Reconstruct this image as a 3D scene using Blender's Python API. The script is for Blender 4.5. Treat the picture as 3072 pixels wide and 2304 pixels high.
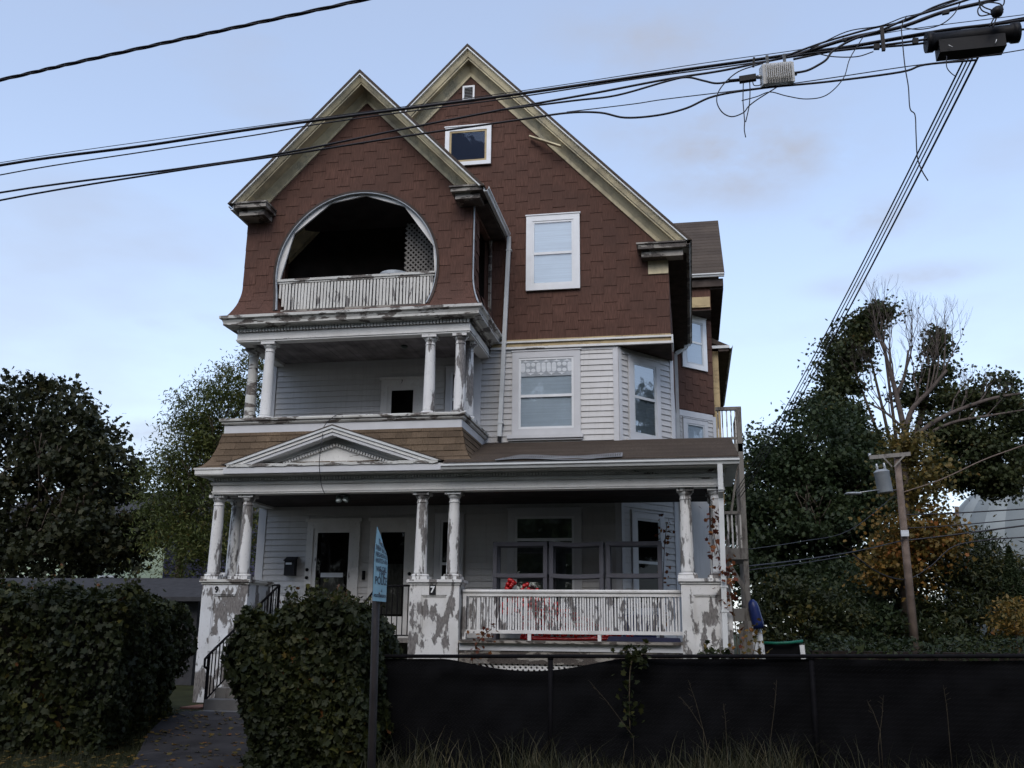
import bpy, bmesh, math, random
import numpy as np
from mathutils import Vector, Matrix
for o in list(bpy.data.objects): bpy.data.objects.remove(o)
random.seed(7); RNG = np.random.default_rng(11)
S = bpy.context.scene; COL = S.collection; R = math.radians
# ------------------------------------------------------------------ camera
F, ROLL, PITCH, YAW = 2907.1, 0.01034, 0.24947, 0.18141
EYE = Vector((0, 0, 1.6))
cy, sy = math.cos(YAW), math.sin(YAW); cp, sp = math.cos(PITCH), math.sin(PITCH); cr, sr = math.cos(ROLL), math.sin(ROLL)
RZ = np.array([[cy, sy, 0], [-sy, cy, 0], [0, 0, 1]]); RX = np.array([[1, 0, 0], [0, cp, sp], [0, -sp, cp]])
RB = np.array([[1, 0, 0], [0, 0, -1], [0, 1, 0]]); RR = np.array([[cr, -sr, 0], [sr, cr, 0], [0, 0, 1]])
ROT = RR @ RB @ RX @ RZ
cam = bpy.data.cameras.new('camera'); cam.sensor_width = 36; cam.lens = F / 3072 * 36; cam.clip_start = 0.1; cam.clip_end = 3000
camo = bpy.data.objects.new('camera', cam); COL.objects.link(camo)
mw = Matrix.Identity(4)
for i in range(3):
    mw[i][0] = ROT[0][i]; mw[i][1] = -ROT[1][i]; mw[i][2] = -ROT[2][i]; mw[i][3] = EYE[i]
camo.matrix_world = mw; S.camera = camo
def at(u, v, Y):
    """world point at distance Y behind the picture point (u, v) of the 3072 px photograph"""
    d = ROT.T @ np.array([(u - 1536) / F, (v - 1152) / F, 1.0]); k = Y / d[1]
    return Vector((d[0] * k, Y, EYE.z + d[2] * k))
# ------------------------------------------------------------------ sky, sun, exposure
SUN_EL, SUN_AZ = R(43), R(182)      # azimuth clockwise from +Y: behind the camera
W = bpy.data.worlds.new('World'); S.world = W; W.use_nodes = True
nt = W.node_tree; nt.nodes.clear(); N = nt.nodes.new; L = nt.links.new
out = N('ShaderNodeOutputWorld'); bg = N('ShaderNodeBackground'); bg.inputs['Strength'].default_value = 0.13
sky = N('ShaderNodeTexSky'); sky.sky_type = 'NISHITA'; sky.sun_disc = False
sky.sun_elevation = SUN_EL; sky.sun_rotation = SUN_AZ; sky.altitude = 60; sky.air_density = 1.0; sky.dust_density = 1.0; sky.ozone_density = 1.6
tc = N('ShaderNodeTexCoord'); mp = N('ShaderNodeMapping'); mp.inputs['Scale'].default_value = (1.5, 1.5, 4.2); mp.inputs['Location'].default_value = (2.1, 0.4, 1.3)
n1 = N('ShaderNodeTexNoise'); n1.inputs['Scale'].default_value = 1.7; n1.inputs['Detail'].default_value = 6; n1.inputs['Roughness'].default_value = 0.5
rp = N('ShaderNodeValToRGB'); rp.color_ramp.elements[0].position = 0.55; rp.color_ramp.elements[1].position = 0.78
rp.color_ramp.elements[0].color = (0, 0, 0, 1); rp.color_ramp.elements[1].color = (0.5, 0.5, 0.5, 1)
clouds = rp.outputs['Color']
def cloud(u, v, rx, rz, amt):
    """a soft ragged cloud in one direction of the sky"""
    global clouds
    d = (at(u, v, 10) - EYE).normalized(); a = N('ShaderNodeVectorMath'); a.operation = 'SUBTRACT'; a.inputs[1].default_value = d; L(tc.outputs['Generated'], a.inputs[0])
    b = N('ShaderNodeVectorMath'); b.operation = 'MULTIPLY'; b.inputs[1].default_value = (1 / rx, 1 / rx, 1 / rz); L(a.outputs['Vector'], b.inputs[0]); c = N('ShaderNodeVectorMath'); c.operation = 'LENGTH'; L(b.outputs['Vector'], c.inputs[0])
    r = N('ShaderNodeMapRange'); r.interpolation_type = 'SMOOTHSTEP'; r.inputs['From Min'].default_value = 1; r.inputs['From Max'].default_value = 0; r.inputs['To Min'].default_value = 0; r.inputs['To Max'].default_value = 1; L(c.outputs['Value'], r.inputs['Value'])
    n = N('ShaderNodeTexNoise'); n.inputs['Scale'].default_value = 9; n.inputs['Detail'].default_value = 5; n.inputs['Roughness'].default_value = .55; mpp = N('ShaderNodeMapping'); mpp.inputs['Scale'].default_value = (1, 1, 1.9); mpp.inputs['Location'].default_value = (u * .01, 0, v * .01); L(tc.outputs['Generated'], mpp.inputs['Vector']); L(mpp.outputs['Vector'], n.inputs['Vector'])
    k = N('ShaderNodeMapRange'); k.inputs['From Min'].default_value = .36; k.inputs['From Max'].default_value = .66; k.inputs['To Max'].default_value = amt; L(n.outputs['Fac'], k.inputs['Value'])
    m_ = N('ShaderNodeMath'); m_.operation = 'MULTIPLY'; L(r.outputs['Result'], m_.inputs[0]); L(k.outputs['Result'], m_.inputs[1]); e = N('ShaderNodeMath'); e.operation = 'MAXIMUM'; L(clouds, e.inputs[0]); L(m_.outputs['Value'], e.inputs[1]); clouds = e.outputs['Value']
for q in ((2230, 470, .17, .07, 1.0), (2020, 380, .12, .06, .75), (1950, 130, .16, .07, .6), (2560, 660, .10, .035, .8), (2700, 840, .12, .022, .7), (430, 1300, .06, .022, 1.0), (2260, 1350, .05, .03, .9), (2850, 1330, .10, .04, .8), (560, 970, .10, .02, .5)): cloud(*q)
mx = N('ShaderNodeMixRGB'); mx.inputs['Color2'].default_value = (1.85, 1.92, 2.2, 1)
L(tc.outputs['Generated'], mp.inputs['Vector']); L(mp.outputs['Vector'], n1.inputs['Vector']); L(n1.outputs['Fac'], rp.inputs['Fac'])
L(clouds, mx.inputs['Fac']); veil = N('ShaderNodeMixRGB'); sx = N('ShaderNodeSeparateXYZ'); L(tc.outputs['Generated'], sx.inputs['Vector']); hz = N('ShaderNodeMapRange'); hz.interpolation_type = 'SMOOTHSTEP'; hz.inputs['From Min'].default_value = 0; hz.inputs['From Max'].default_value = .5; hz.inputs['To Min'].default_value = .62; hz.inputs['To Max'].default_value = .30; L(sx.outputs['Z'], hz.inputs['Value']); L(hz.outputs['Result'], veil.inputs['Fac']); veil.inputs['Color2'].default_value = (3.5, 3.75, 4.35, 1); L(sky.outputs['Color'], veil.inputs['Color1']); L(veil.outputs['Color'], mx.inputs['Color1']); L(mx.outputs['Color'], bg.inputs['Color']); L(bg.outputs['Background'], out.inputs['Surface'])
sl = bpy.data.lights.new('sun', 'SUN'); sl.energy = 0.66; sl.angle = R(34); sl.color = (1.0, 0.95, 0.88)
so = bpy.data.objects.new('sun', sl); COL.objects.link(so)
sd = Vector((math.sin(SUN_AZ) * math.cos(SUN_EL), math.cos(SUN_AZ) * math.cos(SUN_EL), math.sin(SUN_EL)))
so.rotation_euler = (-sd).to_track_quat('-Z', 'Y').to_euler(); so.location = (-20, -30, 30)
S.view_settings.view_transform = 'Standard'; S.view_settings.look = 'None'; S.view_settings.gamma = 1; S.view_settings.exposure = 1.0
S.view_settings.use_curve_mapping = False
S.cycles.max_bounces = 6; S.cycles.diffuse_bounces = 1; S.cycles.transparent_max_bounces = 8
# ------------------------------------------------------------------ materials
MATS = {}
def nodes(name, rough=0.6, spec=0.3):
    m = bpy.data.materials.new(name); m.use_nodes = True; t = m.node_tree; b = t.nodes['Principled BSDF']
    b.inputs['Roughness'].default_value = rough; b.inputs['Specular IOR Level'].default_value = spec; MATS[name] = m
    return m, t, b
def c4(c): return (c[0], c[1], c[2], 1)
def noise(t, scale, detail=4, stretch=(1, 1, 1), off=0.0, rough=0.55, world=True):
    if world:
        g = t.nodes.new('ShaderNodeNewGeometry'); src = g.outputs['Position']
    else:
        g = t.nodes.new('ShaderNodeTexCoord'); src = g.outputs['Object']
    mpn = t.nodes.new('ShaderNodeMapping'); mpn.inputs['Scale'].default_value = stretch; mpn.inputs['Location'].default_value = (off, off * 1.7, off * .6)
    n = t.nodes.new('ShaderNodeTexNoise'); n.inputs['Scale'].default_value = scale; n.inputs['Detail'].default_value = detail; n.inputs['Roughness'].default_value = rough
    t.links.new(src, mpn.inputs['Vector']); t.links.new(mpn.outputs['Vector'], n.inputs['Vector'])
    return n.outputs['Fac']
def ramp(t, fac, p0, p1, a=(0, 0, 0), b=(1, 1, 1)):
    r = t.nodes.new('ShaderNodeValToRGB'); r.color_ramp.elements[0].position = p0; r.color_ramp.elements[1].position = p1
    r.color_ramp.elements[0].color = c4(a); r.color_ramp.elements[1].color = c4(b); t.links.new(fac, r.inputs['Fac']); return r.outputs['Color']
def mixc(t, fac, a, b, mode='MIX'):
    m = t.nodes.new('ShaderNodeMixRGB'); m.blend_type = mode
    for k, x in (('Fac', fac), ('Color1', a), ('Color2', b)):
        if isinstance(x, (int, float)): m.inputs[k].default_value = x
        elif isinstance(x, tuple): m.inputs[k].default_value = c4(x)
        else: t.links.new(x, m.inputs[k])
    return m.outputs['Color']
def bump(t, b, h, strength=0.3, dist=0.01):
    n = t.nodes.new('ShaderNodeBump'); n.inputs['Strength'].default_value = strength; n.inputs['Distance'].default_value = dist
    t.links.new(h, n.inputs['Height']); t.links.new(n.outputs['Normal'], b.inputs['Normal'])
def objrand(t, amt, col):
    o = t.nodes.new('ShaderNodeObjectInfo'); r = ramp(t, o.outputs['Random'], 0, 1, (1 - amt,) * 3, (1 + amt,) * 3)
    return mixc(t, 1.0, col, r, 'MULTIPLY')
def plain(name, col, rough=0.6, spec=0.3, var=0.12, scale=6, metal=0.0, orand=0.0, bmp=0.0):
    m, t, b = nodes(name, rough, spec); f = noise(t, scale, 5)
    c = ramp(t, f, 0.3, 0.7, tuple(x * (1 - var) for x in col), tuple(x * (1 + var) for x in col))
    if orand: c = objrand(t, orand, c)
    t.links.new(c, b.inputs['Base Color']); b.inputs['Metallic'].default_value = metal
    if bmp: bump(t, b, noise(t, scale * 6, 5), bmp, 0.01)
    return m
def peel(name, paint, wood, thr, width=0.02, stretch=(1, 1, .45), scale=5.0, dirt=(.30, .27, .23), dirt_amt=.35, off=0.0, wood2=None):
    m, t, b = nodes(name, 0.55, 0.3)
    a = noise(t, scale, 9, stretch, off, 0.62); mask = ramp(t, a, thr, thr + width)
    fine = noise(t, 55, 3, (1, 1, .25), off); wcol = ramp(t, fine, .35, .65, tuple(x * .62 for x in wood), wood2 or tuple(x * 1.25 for x in wood))
    d = noise(t, 2.3, 6, (1, 1, 1), off + 3); dm = ramp(t, d, .45, .75, (0, 0, 0), (dirt_amt,) * 3)
    p = mixc(t, dm, paint, dirt); fl = noise(t, 30, 4, (1, 1, .6), off + 7); p = mixc(t, ramp(t, fl, .60, .66, (0, 0, 0), (.30,) * 3), p, tuple(x * .5 for x in paint))
    er = t.nodes.new('ShaderNodeValToRGB'); el = er.color_ramp.elements; el[0].position = thr - .012; el[0].color = (0, 0, 0, 1); el[1].position = thr + width * .5 + .014; el[1].color = (0, 0, 0, 1); e2 = el.new(thr + .004); e2.color = (.6, .6, .6, 1); t.links.new(a, er.inputs['Fac'])  # dark outline round the flakes: their shadow line painted into the colour
    t.links.new(mixc(t, er.outputs['Color'] if width < .05 else 0.0, mixc(t, mask, p, wcol), tuple(x * .45 for x in wood)), b.inputs['Base Color'])
    inv = t.nodes.new('ShaderNodeInvert'); t.links.new(mask, inv.inputs['Color']); bump(t, b, inv.outputs['Color'], .6, .006)
    return m
WHITE = (.72, .705, .68); GREYWOOD = (.20, .185, .175)
peel('paint_fair', WHITE, GREYWOOD, .70)
peel('paint_trim', (.76, .75, .72), (.16, .14, .12), .665, stretch=(.35, .35, 2.2), scale=4.5, dirt_amt=.28)
peel('paint_worn', WHITE, GREYWOOD, .53, off=4.0, scale=4.2)
peel('paint_pier_bad', (.70, .71, .72), GREYWOOD, .505, off=14.0, scale=3.6)
peel('paint_column', (.74, .73, .71), GREYWOOD, .515, stretch=(1.5, 1.5, .34), scale=3.6, off=9.0, dirt_amt=.18)
peel('paint_column_fair', (.74, .73, .71), GREYWOOD, .62, stretch=(1.5, 1.5, .34), scale=3.6, off=5.0, dirt_amt=.2)
peel('paint_bad', (.60, .59, .55), (.15, .13, .115), .535, stretch=(.5, .5, 1.8), scale=4.5, off=2.0, dirt_amt=.5)
peel('paint_slat', (.66, .64, .59), GREYWOOD, .61, stretch=(2.2, 2.2, .5), scale=3.4, off=1.0, dirt_amt=.3)
peel('paint_baluster', (.74, .73, .71), GREYWOOD, .56, stretch=(3.0, 3.0, .8), scale=3.1, off=6.0, dirt_amt=.1)
peel('paint_dirty', (.34, .31, .27), (.09, .075, .065), .50, stretch=(.6, .6, 1.2), scale=4, off=8.0, dirt=(.12, .10, .08), dirt_amt=.7)
peel('tan_rake', (.74, .63, .40), (.50, .43, .30), .53, width=.12, stretch=(.8, .8, .8), scale=2.6, off=3.3, dirt=(.16, .13, .10), dirt_amt=.75, wood2=(.58, .52, .36))
peel('tan_wood', (.50, .38, .20), (.38, .28, .15), .55, width=.1, stretch=(.4, .4, 2), scale=5, dirt=(.2, .14, .08), dirt_amt=.5)
peel('grey_wood', (.20, .185, .165), (.11, .095, .085), .52, width=.1, stretch=(1.2, 1.2, .3), scale=5, dirt_amt=.3)
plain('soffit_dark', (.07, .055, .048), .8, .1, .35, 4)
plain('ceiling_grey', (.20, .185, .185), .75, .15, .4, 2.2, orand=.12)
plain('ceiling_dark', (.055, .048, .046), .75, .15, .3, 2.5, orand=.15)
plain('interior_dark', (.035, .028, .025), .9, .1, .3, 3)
def siding():
    m, t, b = nodes('vinyl', .45, .35)
    a = noise(t, 1.4, 6, (1, 1, .5), 2); c = ramp(t, a, .35, .75, (.585, .575, .565), (.485, .47, .45))
    s = noise(t, 6, 4, (3, 3, .3), 5); c = mixc(t, ramp(t, s, .52, .8, (0, 0, 0), (.42,) * 3), c, (.36, .34, .32))
    t.links.new(objrand(t, .045, c), b.inputs['Base Color'])
siding()
plain('vinyl_trim', (.60, .60, .61), .45, .35, .06, 3)
def shingle(name, base, dark, orand):
    m, t, b = nodes(name, .9, .12)
    a = noise(t, 46, 3, (1.6, 1.6, .10)); g = noise(t, 160, 2); big = noise(t, 1.1, 4, (1, 1, 1.3))
    c = ramp(t, a, .32, .68, tuple(x * .66 for x in base), tuple(x * 1.28 for x in base))
    c = mixc(t, ramp(t, big, .4, .72, (0, 0, 0), (.75,) * 3), c, dark)
    t.links.new(objrand(t, orand, c), b.inputs['Base Color']); bump(t, b, a, .5, .004)
shingle('brown_shingle', (.118, .063, .048), (.084, .049, .039), .03)
shingle('tan_shingle', (.140, .100, .066), (.092, .066, .046), .18)
shingle('roof_brown', (.088, .069, .055), (.062, .048, .040), .12)
plain('lead_grey', (.34, .37, .40), .5, .4, .2, 8)
plain('gutter_white', (.66, .67, .66), .35, .5, .10, 3)
plain('window_white', (.76, .77, .78), .35, .4, .05, 5)
plain('alum', (.55, .57, .58), .3, .5, .1, 5)
def blindmat(name, col):
    m, t, b = nodes(name, .6, .2); a = noise(t, 3.0, 3, (.25, .25, 26)); c = ramp(t, a, .35, .65, tuple(x * .84 for x in col), col); g = noise(t, 1.6, 3, (1, 1, 1.4), 5); t.links.new(mixc(t, ramp(t, g, .4, .7, (0, 0, 0), (.4,) * 3), c, tuple(x * .72 for x in col)), b.inputs['Base Color'])
blindmat('blind', (.60, .63, .66)); blindmat('blind_pale', (.72, .75, .78))
plain('curtain', (.30, .29, .26), .9, .1, .25, 9)
plain('dark_fabric', (.0085, .0085, .0095), .9, .05, .3, 3)
plain('black_iron', (.009, .0085, .010), .8, .08, .3, 10)
plain('black_plastic', (.011, .011, .013), .55, .25, .2, 6)
plain('wire_black', (.012, .011, .016), .5, .4, .2, 4)
plain('shelf_grey', (.105, .105, .125), .55, .35, .10, 5)
plain('amp_white', (.88, .88, .87), .35, .5, .06, 12)
plain('steel', (.35, .36, .37), .35, .5, .15, 8, metal=.6)
plain('pole_wood', (.155, .118, .098), .85, .12, .35, 3, bmp=.4)
plain('transformer_grey', (.25, .27, .29), .4, .4, .12, 4)
plain('sign_blue', (.26, .47, .56), .4, .4, .10, 7)
plain('sign_ink', (.035, .05, .085), .5, .3, .2, 8)
plain('post_brown', (.032, .026, .026), .6, .3, .3, 8)
plain('brick_red', (.22, .115, .085), .9, .1, .3, 12)
plain('concrete', (.15, .145, .14), .9, .1, .22, 2.5, bmp=.3)
plain('asphalt', (.050, .049, .050), .9, .15, .3, 3, bmp=.5)
plain('path_grey', (.042, .040, .042), .92, .1, .35, 1.8, bmp=.5)
plain('soil', (.055, .045, .030), .95, .05, .4, 3, bmp=.5)
plain('lawn', (.028, .030, .014), .95, .05, .45, 1.4, bmp=.6)
plain('red_bauble', (.42, .010, .012), .12, .6, .1, 5)
plain('blue_plastic', (.010, .022, .11), .4, .4, .15, 4)
plain('navy_plastic', (.02, .022, .05), .5, .3, .15, 4)
plain('green_trim', (.01, .14, .09), .5, .3, .1, 4)
plain('house_green', (.52, .62, .45), .7, .2, .06, 2)
plain('house_blue', (.055, .055, .10), .8, .2, .15, 2)
plain('roof_grey', (.050, .050, .054), .9, .1, .2, 6, bmp=.4)
plain('dome_grey', (.23, .245, .24), .85, .1, .2, .35)
plain('dome_rib', (.17, .185, .185), .75, .2, .12, .4)
plain('bark', (.105, .082, .066), .95, .05, .35, 6, bmp=.6)
plain('bark_dead', (.095, .076, .066), .9, .05, .3, 5, bmp=.4)
plain('stem', (.085, .068, .045), .9, .05, .3, 20)
plain('number_black', (.012, .012, .015), .5, .3, .1, 9)
plain('number_white', (.75, .75, .74), .5, .3, .05, 9)
plain('lamp_grey', (.05, .07, .06), .3, .5, .1, 6)
plain('lens_glass', (.62, .68, .66), .08, .8, .05, 6)
def glass(name='glass', tint=(.80, .86, .90), refl=(.9, .95, 1.0), base=.10):
    m = bpy.data.materials.new(name); m.use_nodes = True; t = m.node_tree; t.nodes.clear(); MATS[name] = m
    o = t.nodes.new('ShaderNodeOutputMaterial'); mixs = t.nodes.new('ShaderNodeMixShader'); tr = t.nodes.new('ShaderNodeBsdfTransparent'); gl = t.nodes.new('ShaderNodeBsdfGlossy')
    tr.inputs['Color'].default_value = c4(tint); gl.inputs['Color'].default_value = c4(refl); gl.inputs['Roughness'].default_value = .03
    lw = t.nodes.new('ShaderNodeLayerWeight'); lw.inputs['Blend'].default_value = .5; fr = t.nodes.new('ShaderNodeMath'); fr.operation = 'POWER'; fr.inputs[1].default_value = 4.5; t.links.new(lw.outputs['Facing'], fr.inputs[0])
    ad = t.nodes.new('ShaderNodeMath'); ad.operation = 'ADD'; ad.inputs[1].default_value = base + .04; ad.use_clamp = True
    n = noise(t, 3.0, 2); bp = t.nodes.new('ShaderNodeBump'); bp.inputs['Strength'].default_value = .06; bp.inputs['Distance'].default_value = .02
    t.links.new(n, bp.inputs['Height']); t.links.new(bp.outputs['Normal'], gl.inputs['Normal'])
    t.links.new(fr.outputs['Value'], ad.inputs[0]); t.links.new(ad.outputs['Value'], mixs.inputs['Fac']); t.links.new(tr.outputs['BSDF'], mixs.inputs[1]); t.links.new(gl.outputs['BSDF'], mixs.inputs[2]); t.links.new(mixs.outputs['Shader'], o.inputs['Surface'])
glass(); glass('glass_dark', (.35, .36, .36), (.55, .58, .62), base=-.01); glass('glass_mirror', (.5, .55, .58), base=.30); glass('glass_navy', (.3, .3, .3), (.20, .28, .46), base=.0)
def leafmat(name, cols, trans=.25):
    """leaf colours picked per leaf from the 'tint' attribute"""
    m = bpy.data.materials.new(name); m.use_nodes = True; t = m.node_tree; b = t.nodes['Principled BSDF']; MATS[name] = m
    a = t.nodes.new('ShaderNodeAttribute'); a.attribute_name = 'tint'
    r = t.nodes.new('ShaderNodeValToRGB'); el = r.color_ramp.elements
    while len(el) < len(cols): el.new(.5)
    for i, (p, c) in enumerate(cols): el[i].position = p; el[i].color = c4(c)
    t.links.new(a.outputs['Fac'], r.inputs['Fac']); t.links.new(r.outputs['Color'], b.inputs['Base Color']); b.inputs['Roughness'].default_value = .55; b.inputs['Specular IOR Level'].default_value = .25
    tl = t.nodes.new('ShaderNodeBsdfTranslucent'); t.links.new(r.outputs['Color'], tl.inputs['Color']); ms = t.nodes.new('ShaderNodeMixShader'); ms.inputs['Fac'].default_value = trans
    t.links.new(b.outputs['BSDF'], ms.inputs[1]); t.links.new(tl.outputs['BSDF'], ms.inputs[2]); t.links.new(ms.outputs['Shader'], t.nodes['Material Output'].inputs['Surface'])
leafmat('leaf_maple', [(0, (.022, .030, .011)), (.5, (.040, .050, .018)), (.85, (.070, .070, .022)), (1, (.12, .07, .022))])
leafmat('leaf_maple_red', [(0, (.016, .020, .010)), (.5, (.030, .034, .013)), (.85, (.050, .046, .016)), (1, (.075, .055, .018))])
leafmat('leaf_birch', [(0, (.042, .056, .016)), (.5, (.078, .098, .026)), (.85, (.125, .12, .032)), (1, (.18, .12, .03))])
leafmat('leaf_dark', [(0, (.016, .026, .011)), (.5, (.028, .042, .016)), (.9, (.045, .060, .02)), (1, (.07, .07, .02))])
leafmat('leaf_mixed', [(0, (.014, .021, .008)), (.5, (.030, .038, .012)), (.8, (.075, .070, .018)), (1, (.17, .11, .022))])
leafmat('leaf_autumn', [(0, (.05, .055, .018)), (.35, (.13, .095, .024)), (.7, (.22, .12, .025)), (1, (.26, .09, .022))])
leafmat('leaf_hedge', [(0, (.014, .019, .007)), (.55, (.029, .036, .011)), (.85, (.062, .064, .015)), (.96, (.11, .10, .022)), (1, (.15, .06, .02))])
leafmat('leaf_vine_red', [(0, (.10, .025, .018)), (.5, (.16, .05, .02)), (1, (.30, .14, .03))])
leafmat('grass', [(0, (.016, .020, .008)), (.5, (.036, .037, .015)), (.8, (.075, .064, .030)), (1, (.15, .125, .07))], .15)
# ------------------------------------------------------------------ builders
WO = {}
def obj(name, me, mat, parent=None, pos=(0, 0, 0), rot=None):
    o = bpy.data.objects.new(name, me); COL.objects.link(o)
    if mat and me is not None and not me.materials: me.materials.append(MATS[mat])
    pos = Vector(pos); WO[o.name] = pos
    if parent is not None: o.parent = parent; o.location = pos - WO[parent.name]
    else: o.location = pos
    if rot is not None: o.rotation_euler = rot
    return o
def empty(name, pos, label=None, cat=None, group=None):
    o = bpy.data.objects.new(name, None); COL.objects.link(o); o.location = pos; WO[o.name] = Vector(pos); o.empty_display_size = .2
    if label: tag(o, label, cat, group)
    return o
def tag(o, label=None, cat=None, group=None, kind=None):
    for k, v in (('label', label), ('category', cat), ('group', group), ('kind', kind)):
        if v: o[k] = v
    return o
class MB:
    def __init__(s): s.v = []; s.f = []; s.sm = []
    def add(s, vs, fs, smooth=False):
        n = len(s.v); s.v += [tuple(v) for v in vs]; s.f += [tuple(i + n for i in f) for f in fs]; s.sm += [smooth] * len(fs); return s
    def box(s, x0, x1, y0, y1, z0, z1):
        return s.add([(x0, y0, z0), (x1, y0, z0), (x1, y1, z0), (x0, y1, z0), (x0, y0, z1), (x1, y0, z1), (x1, y1, z1), (x0, y1, z1)],
                     [(0, 3, 2, 1), (4, 5, 6, 7), (0, 1, 5, 4), (1, 2, 6, 5), (2, 3, 7, 6), (3, 0, 4, 7)])
    def hexa(s, a, b):
        """a, b: four points each, matching rings"""
        return s.add(list(a) + list(b), [(3, 2, 1, 0), (4, 5, 6, 7), (0, 1, 5, 4), (1, 2, 6, 5), (2, 3, 7, 6), (3, 0, 4, 7)])
    def beam(s, p, q, w, h, up=(0, 0, 1)):
        p = Vector(p); q = Vector(q); d = (q - p).normalized(); sd = d.cross(Vector(up))
        if sd.length < 1e-4: sd = Vector((1, 0, 0))
        sd = sd.normalized() * w / 2; u = sd.cross(d).normalized() * h / 2
        return s.hexa([p - sd - u, p + sd - u, p + sd + u, p - sd + u], [q - sd - u, q + sd - u, q + sd + u, q - sd + u])
    def tube(s, pts, r, n=6, smooth=True):
        pts = [Vector(p) for p in pts]; k = len(pts); rs = r if isinstance(r, (list, tuple)) else [r] * k; vs = []; up = None
        for i, p in enumerate(pts):
            d = (pts[min(i + 1, k - 1)] - pts[max(i - 1, 0)]).normalized()
            if up is None: up = Vector((0, 0, 1)) if abs(d.z) < .9 else Vector((1, 0, 0))
            a = d.cross(up).normalized(); b = a.cross(d).normalized(); up = b
            for j in range(n):
                t = 2 * math.pi * j / n; vs.append(p + a * math.cos(t) * rs[i] + b * math.sin(t) * rs[i])
        fs = [(i * n + j, i * n + (j + 1) % n, (i + 1) * n + (j + 1) % n, (i + 1) * n + j) for i in range(k - 1) for j in range(n)]
        s.add(vs, fs, smooth); m = len(s.v) - len(vs)
        s.f += [tuple(m + j for j in reversed(range(n))), tuple(m + (k - 1) * n + j for j in range(n))]; s.sm += [False, False]; return s
    def lathe(s, prof, n=16, c=(0, 0), smooth=True):
        vs = [(c[0] + r * math.cos(2 * math.pi * j / n), c[1] + r * math.sin(2 * math.pi * j / n), z) for r, z in prof for j in range(n)]; k = len(prof)
        s.add(vs, [(i * n + j, i * n + (j + 1) % n, (i + 1) * n + (j + 1) % n, (i + 1) * n + j) for i in range(k - 1) for j in range(n)], smooth)
        m = len(s.v) - len(vs); s.f += [tuple(m + j for j in reversed(range(n))), tuple(m + (k - 1) * n + j for j in range(n))]; s.sm += [False, False]; return s
    def prism(s, poly, y0, y1, axis='y'):
        """poly of (x, z) pushed along y, or (x, y) pushed along z"""
        n = len(poly); f = (lambda p, t: (p[0], t, p[1])) if axis == 'y' else ((lambda p, t: (p[0], p[1], t)) if axis == 'z' else (lambda p, t: (t, p[0], p[1])))
        return s.add([f(p, y0) for p in poly] + [f(p, y1) for p in poly], [tuple(range(n)), tuple(range(2 * n - 1, n - 1, -1))] + [(i, i + n, (i + 1) % n + n, (i + 1) % n) for i in range(n)])
    def sweep(s, path, prof):
        """prof of (out, z) swept along the xy path with mitres; out is to the right of travel"""
        path = [Vector((p[0], p[1])) for p in path]; k = len(path); nrm = []
        for i in range(k - 1):
            d = (path[i + 1] - path[i]).normalized(); nrm.append(Vector((d.y, -d.x)))
        vs = []
        for i, p in enumerate(path):
            if i == 0: m = nrm[0]
            elif i == k - 1: m = nrm[-1]
            else: m = nrm[i - 1] + nrm[i]; m = m / (m.dot(nrm[i]))
            vs += [(p.x + m.x * o, p.y + m.y * o, z) for o, z in prof]
        n = len(prof)
        return s.add(vs, [(i * n + j, i * n + (j + 1) % n, (i + 1) * n + (j + 1) % n, (i + 1) * n + j) for i in range(k - 1) for j in range(n)] + [tuple(reversed(range(n))), tuple((k - 1) * n + j for j in range(n))])
    def mesh(s, name, fix=True):
        me = bpy.data.meshes.new(name); me.from_pydata(s.v, [], s.f); me.polygons.foreach_set('use_smooth', s.sm)
        if fix:
            bm = bmesh.new(); bm.from_mesh(me); bmesh.ops.recalc_face_normals(bm, faces=bm.faces); bm.to_mesh(me); bm.free()
        me.update(); return me
    def build(s, name, mat, parent=None, pos=(0, 0, 0), rot=None): return obj(name, s.mesh(name), mat, parent, pos, rot)
def clip(poly, planes):
    """convex clip of 2-D poly by half-planes (a, b, c): a x + b y <= c"""
    for a, b, c in planes:
        o = []
        for i, p in enumerate(poly):
            q = poly[(i + 1) % len(poly)]; dp = a * p[0] + b * p[1] - c; dq = a * q[0] + b * q[1] - c
            if dp <= 0: o.append(p)
            if dp * dq < 0: t = dp / (dp - dq); o.append((p[0] + (q[0] - p[0]) * t, p[1] + (q[1] - p[1]) * t))
        poly = o
        if len(poly) < 3: return []
    return poly
def spline(pts, n=8):
    """Catmull-Rom through the points"""
    P = [Vector(p) for p in pts]; P = [P[0] * 2 - P[1]] + P + [P[-1] * 2 - P[-2]]; o = []
    for i in range(1, len(P) - 2):
        for k in range(n):
            t = k / n; a, b, c, d = P[i - 1:i + 3]
            o.append(.5 * ((2 * b) + (c - a) * t + (2 * a - 5 * b + 4 * c - d) * t * t + (3 * b - a - 3 * c + d) * t ** 3))
    return o + [P[-2]]
def structure(o): o['kind'] = 'structure'; return o
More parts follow.
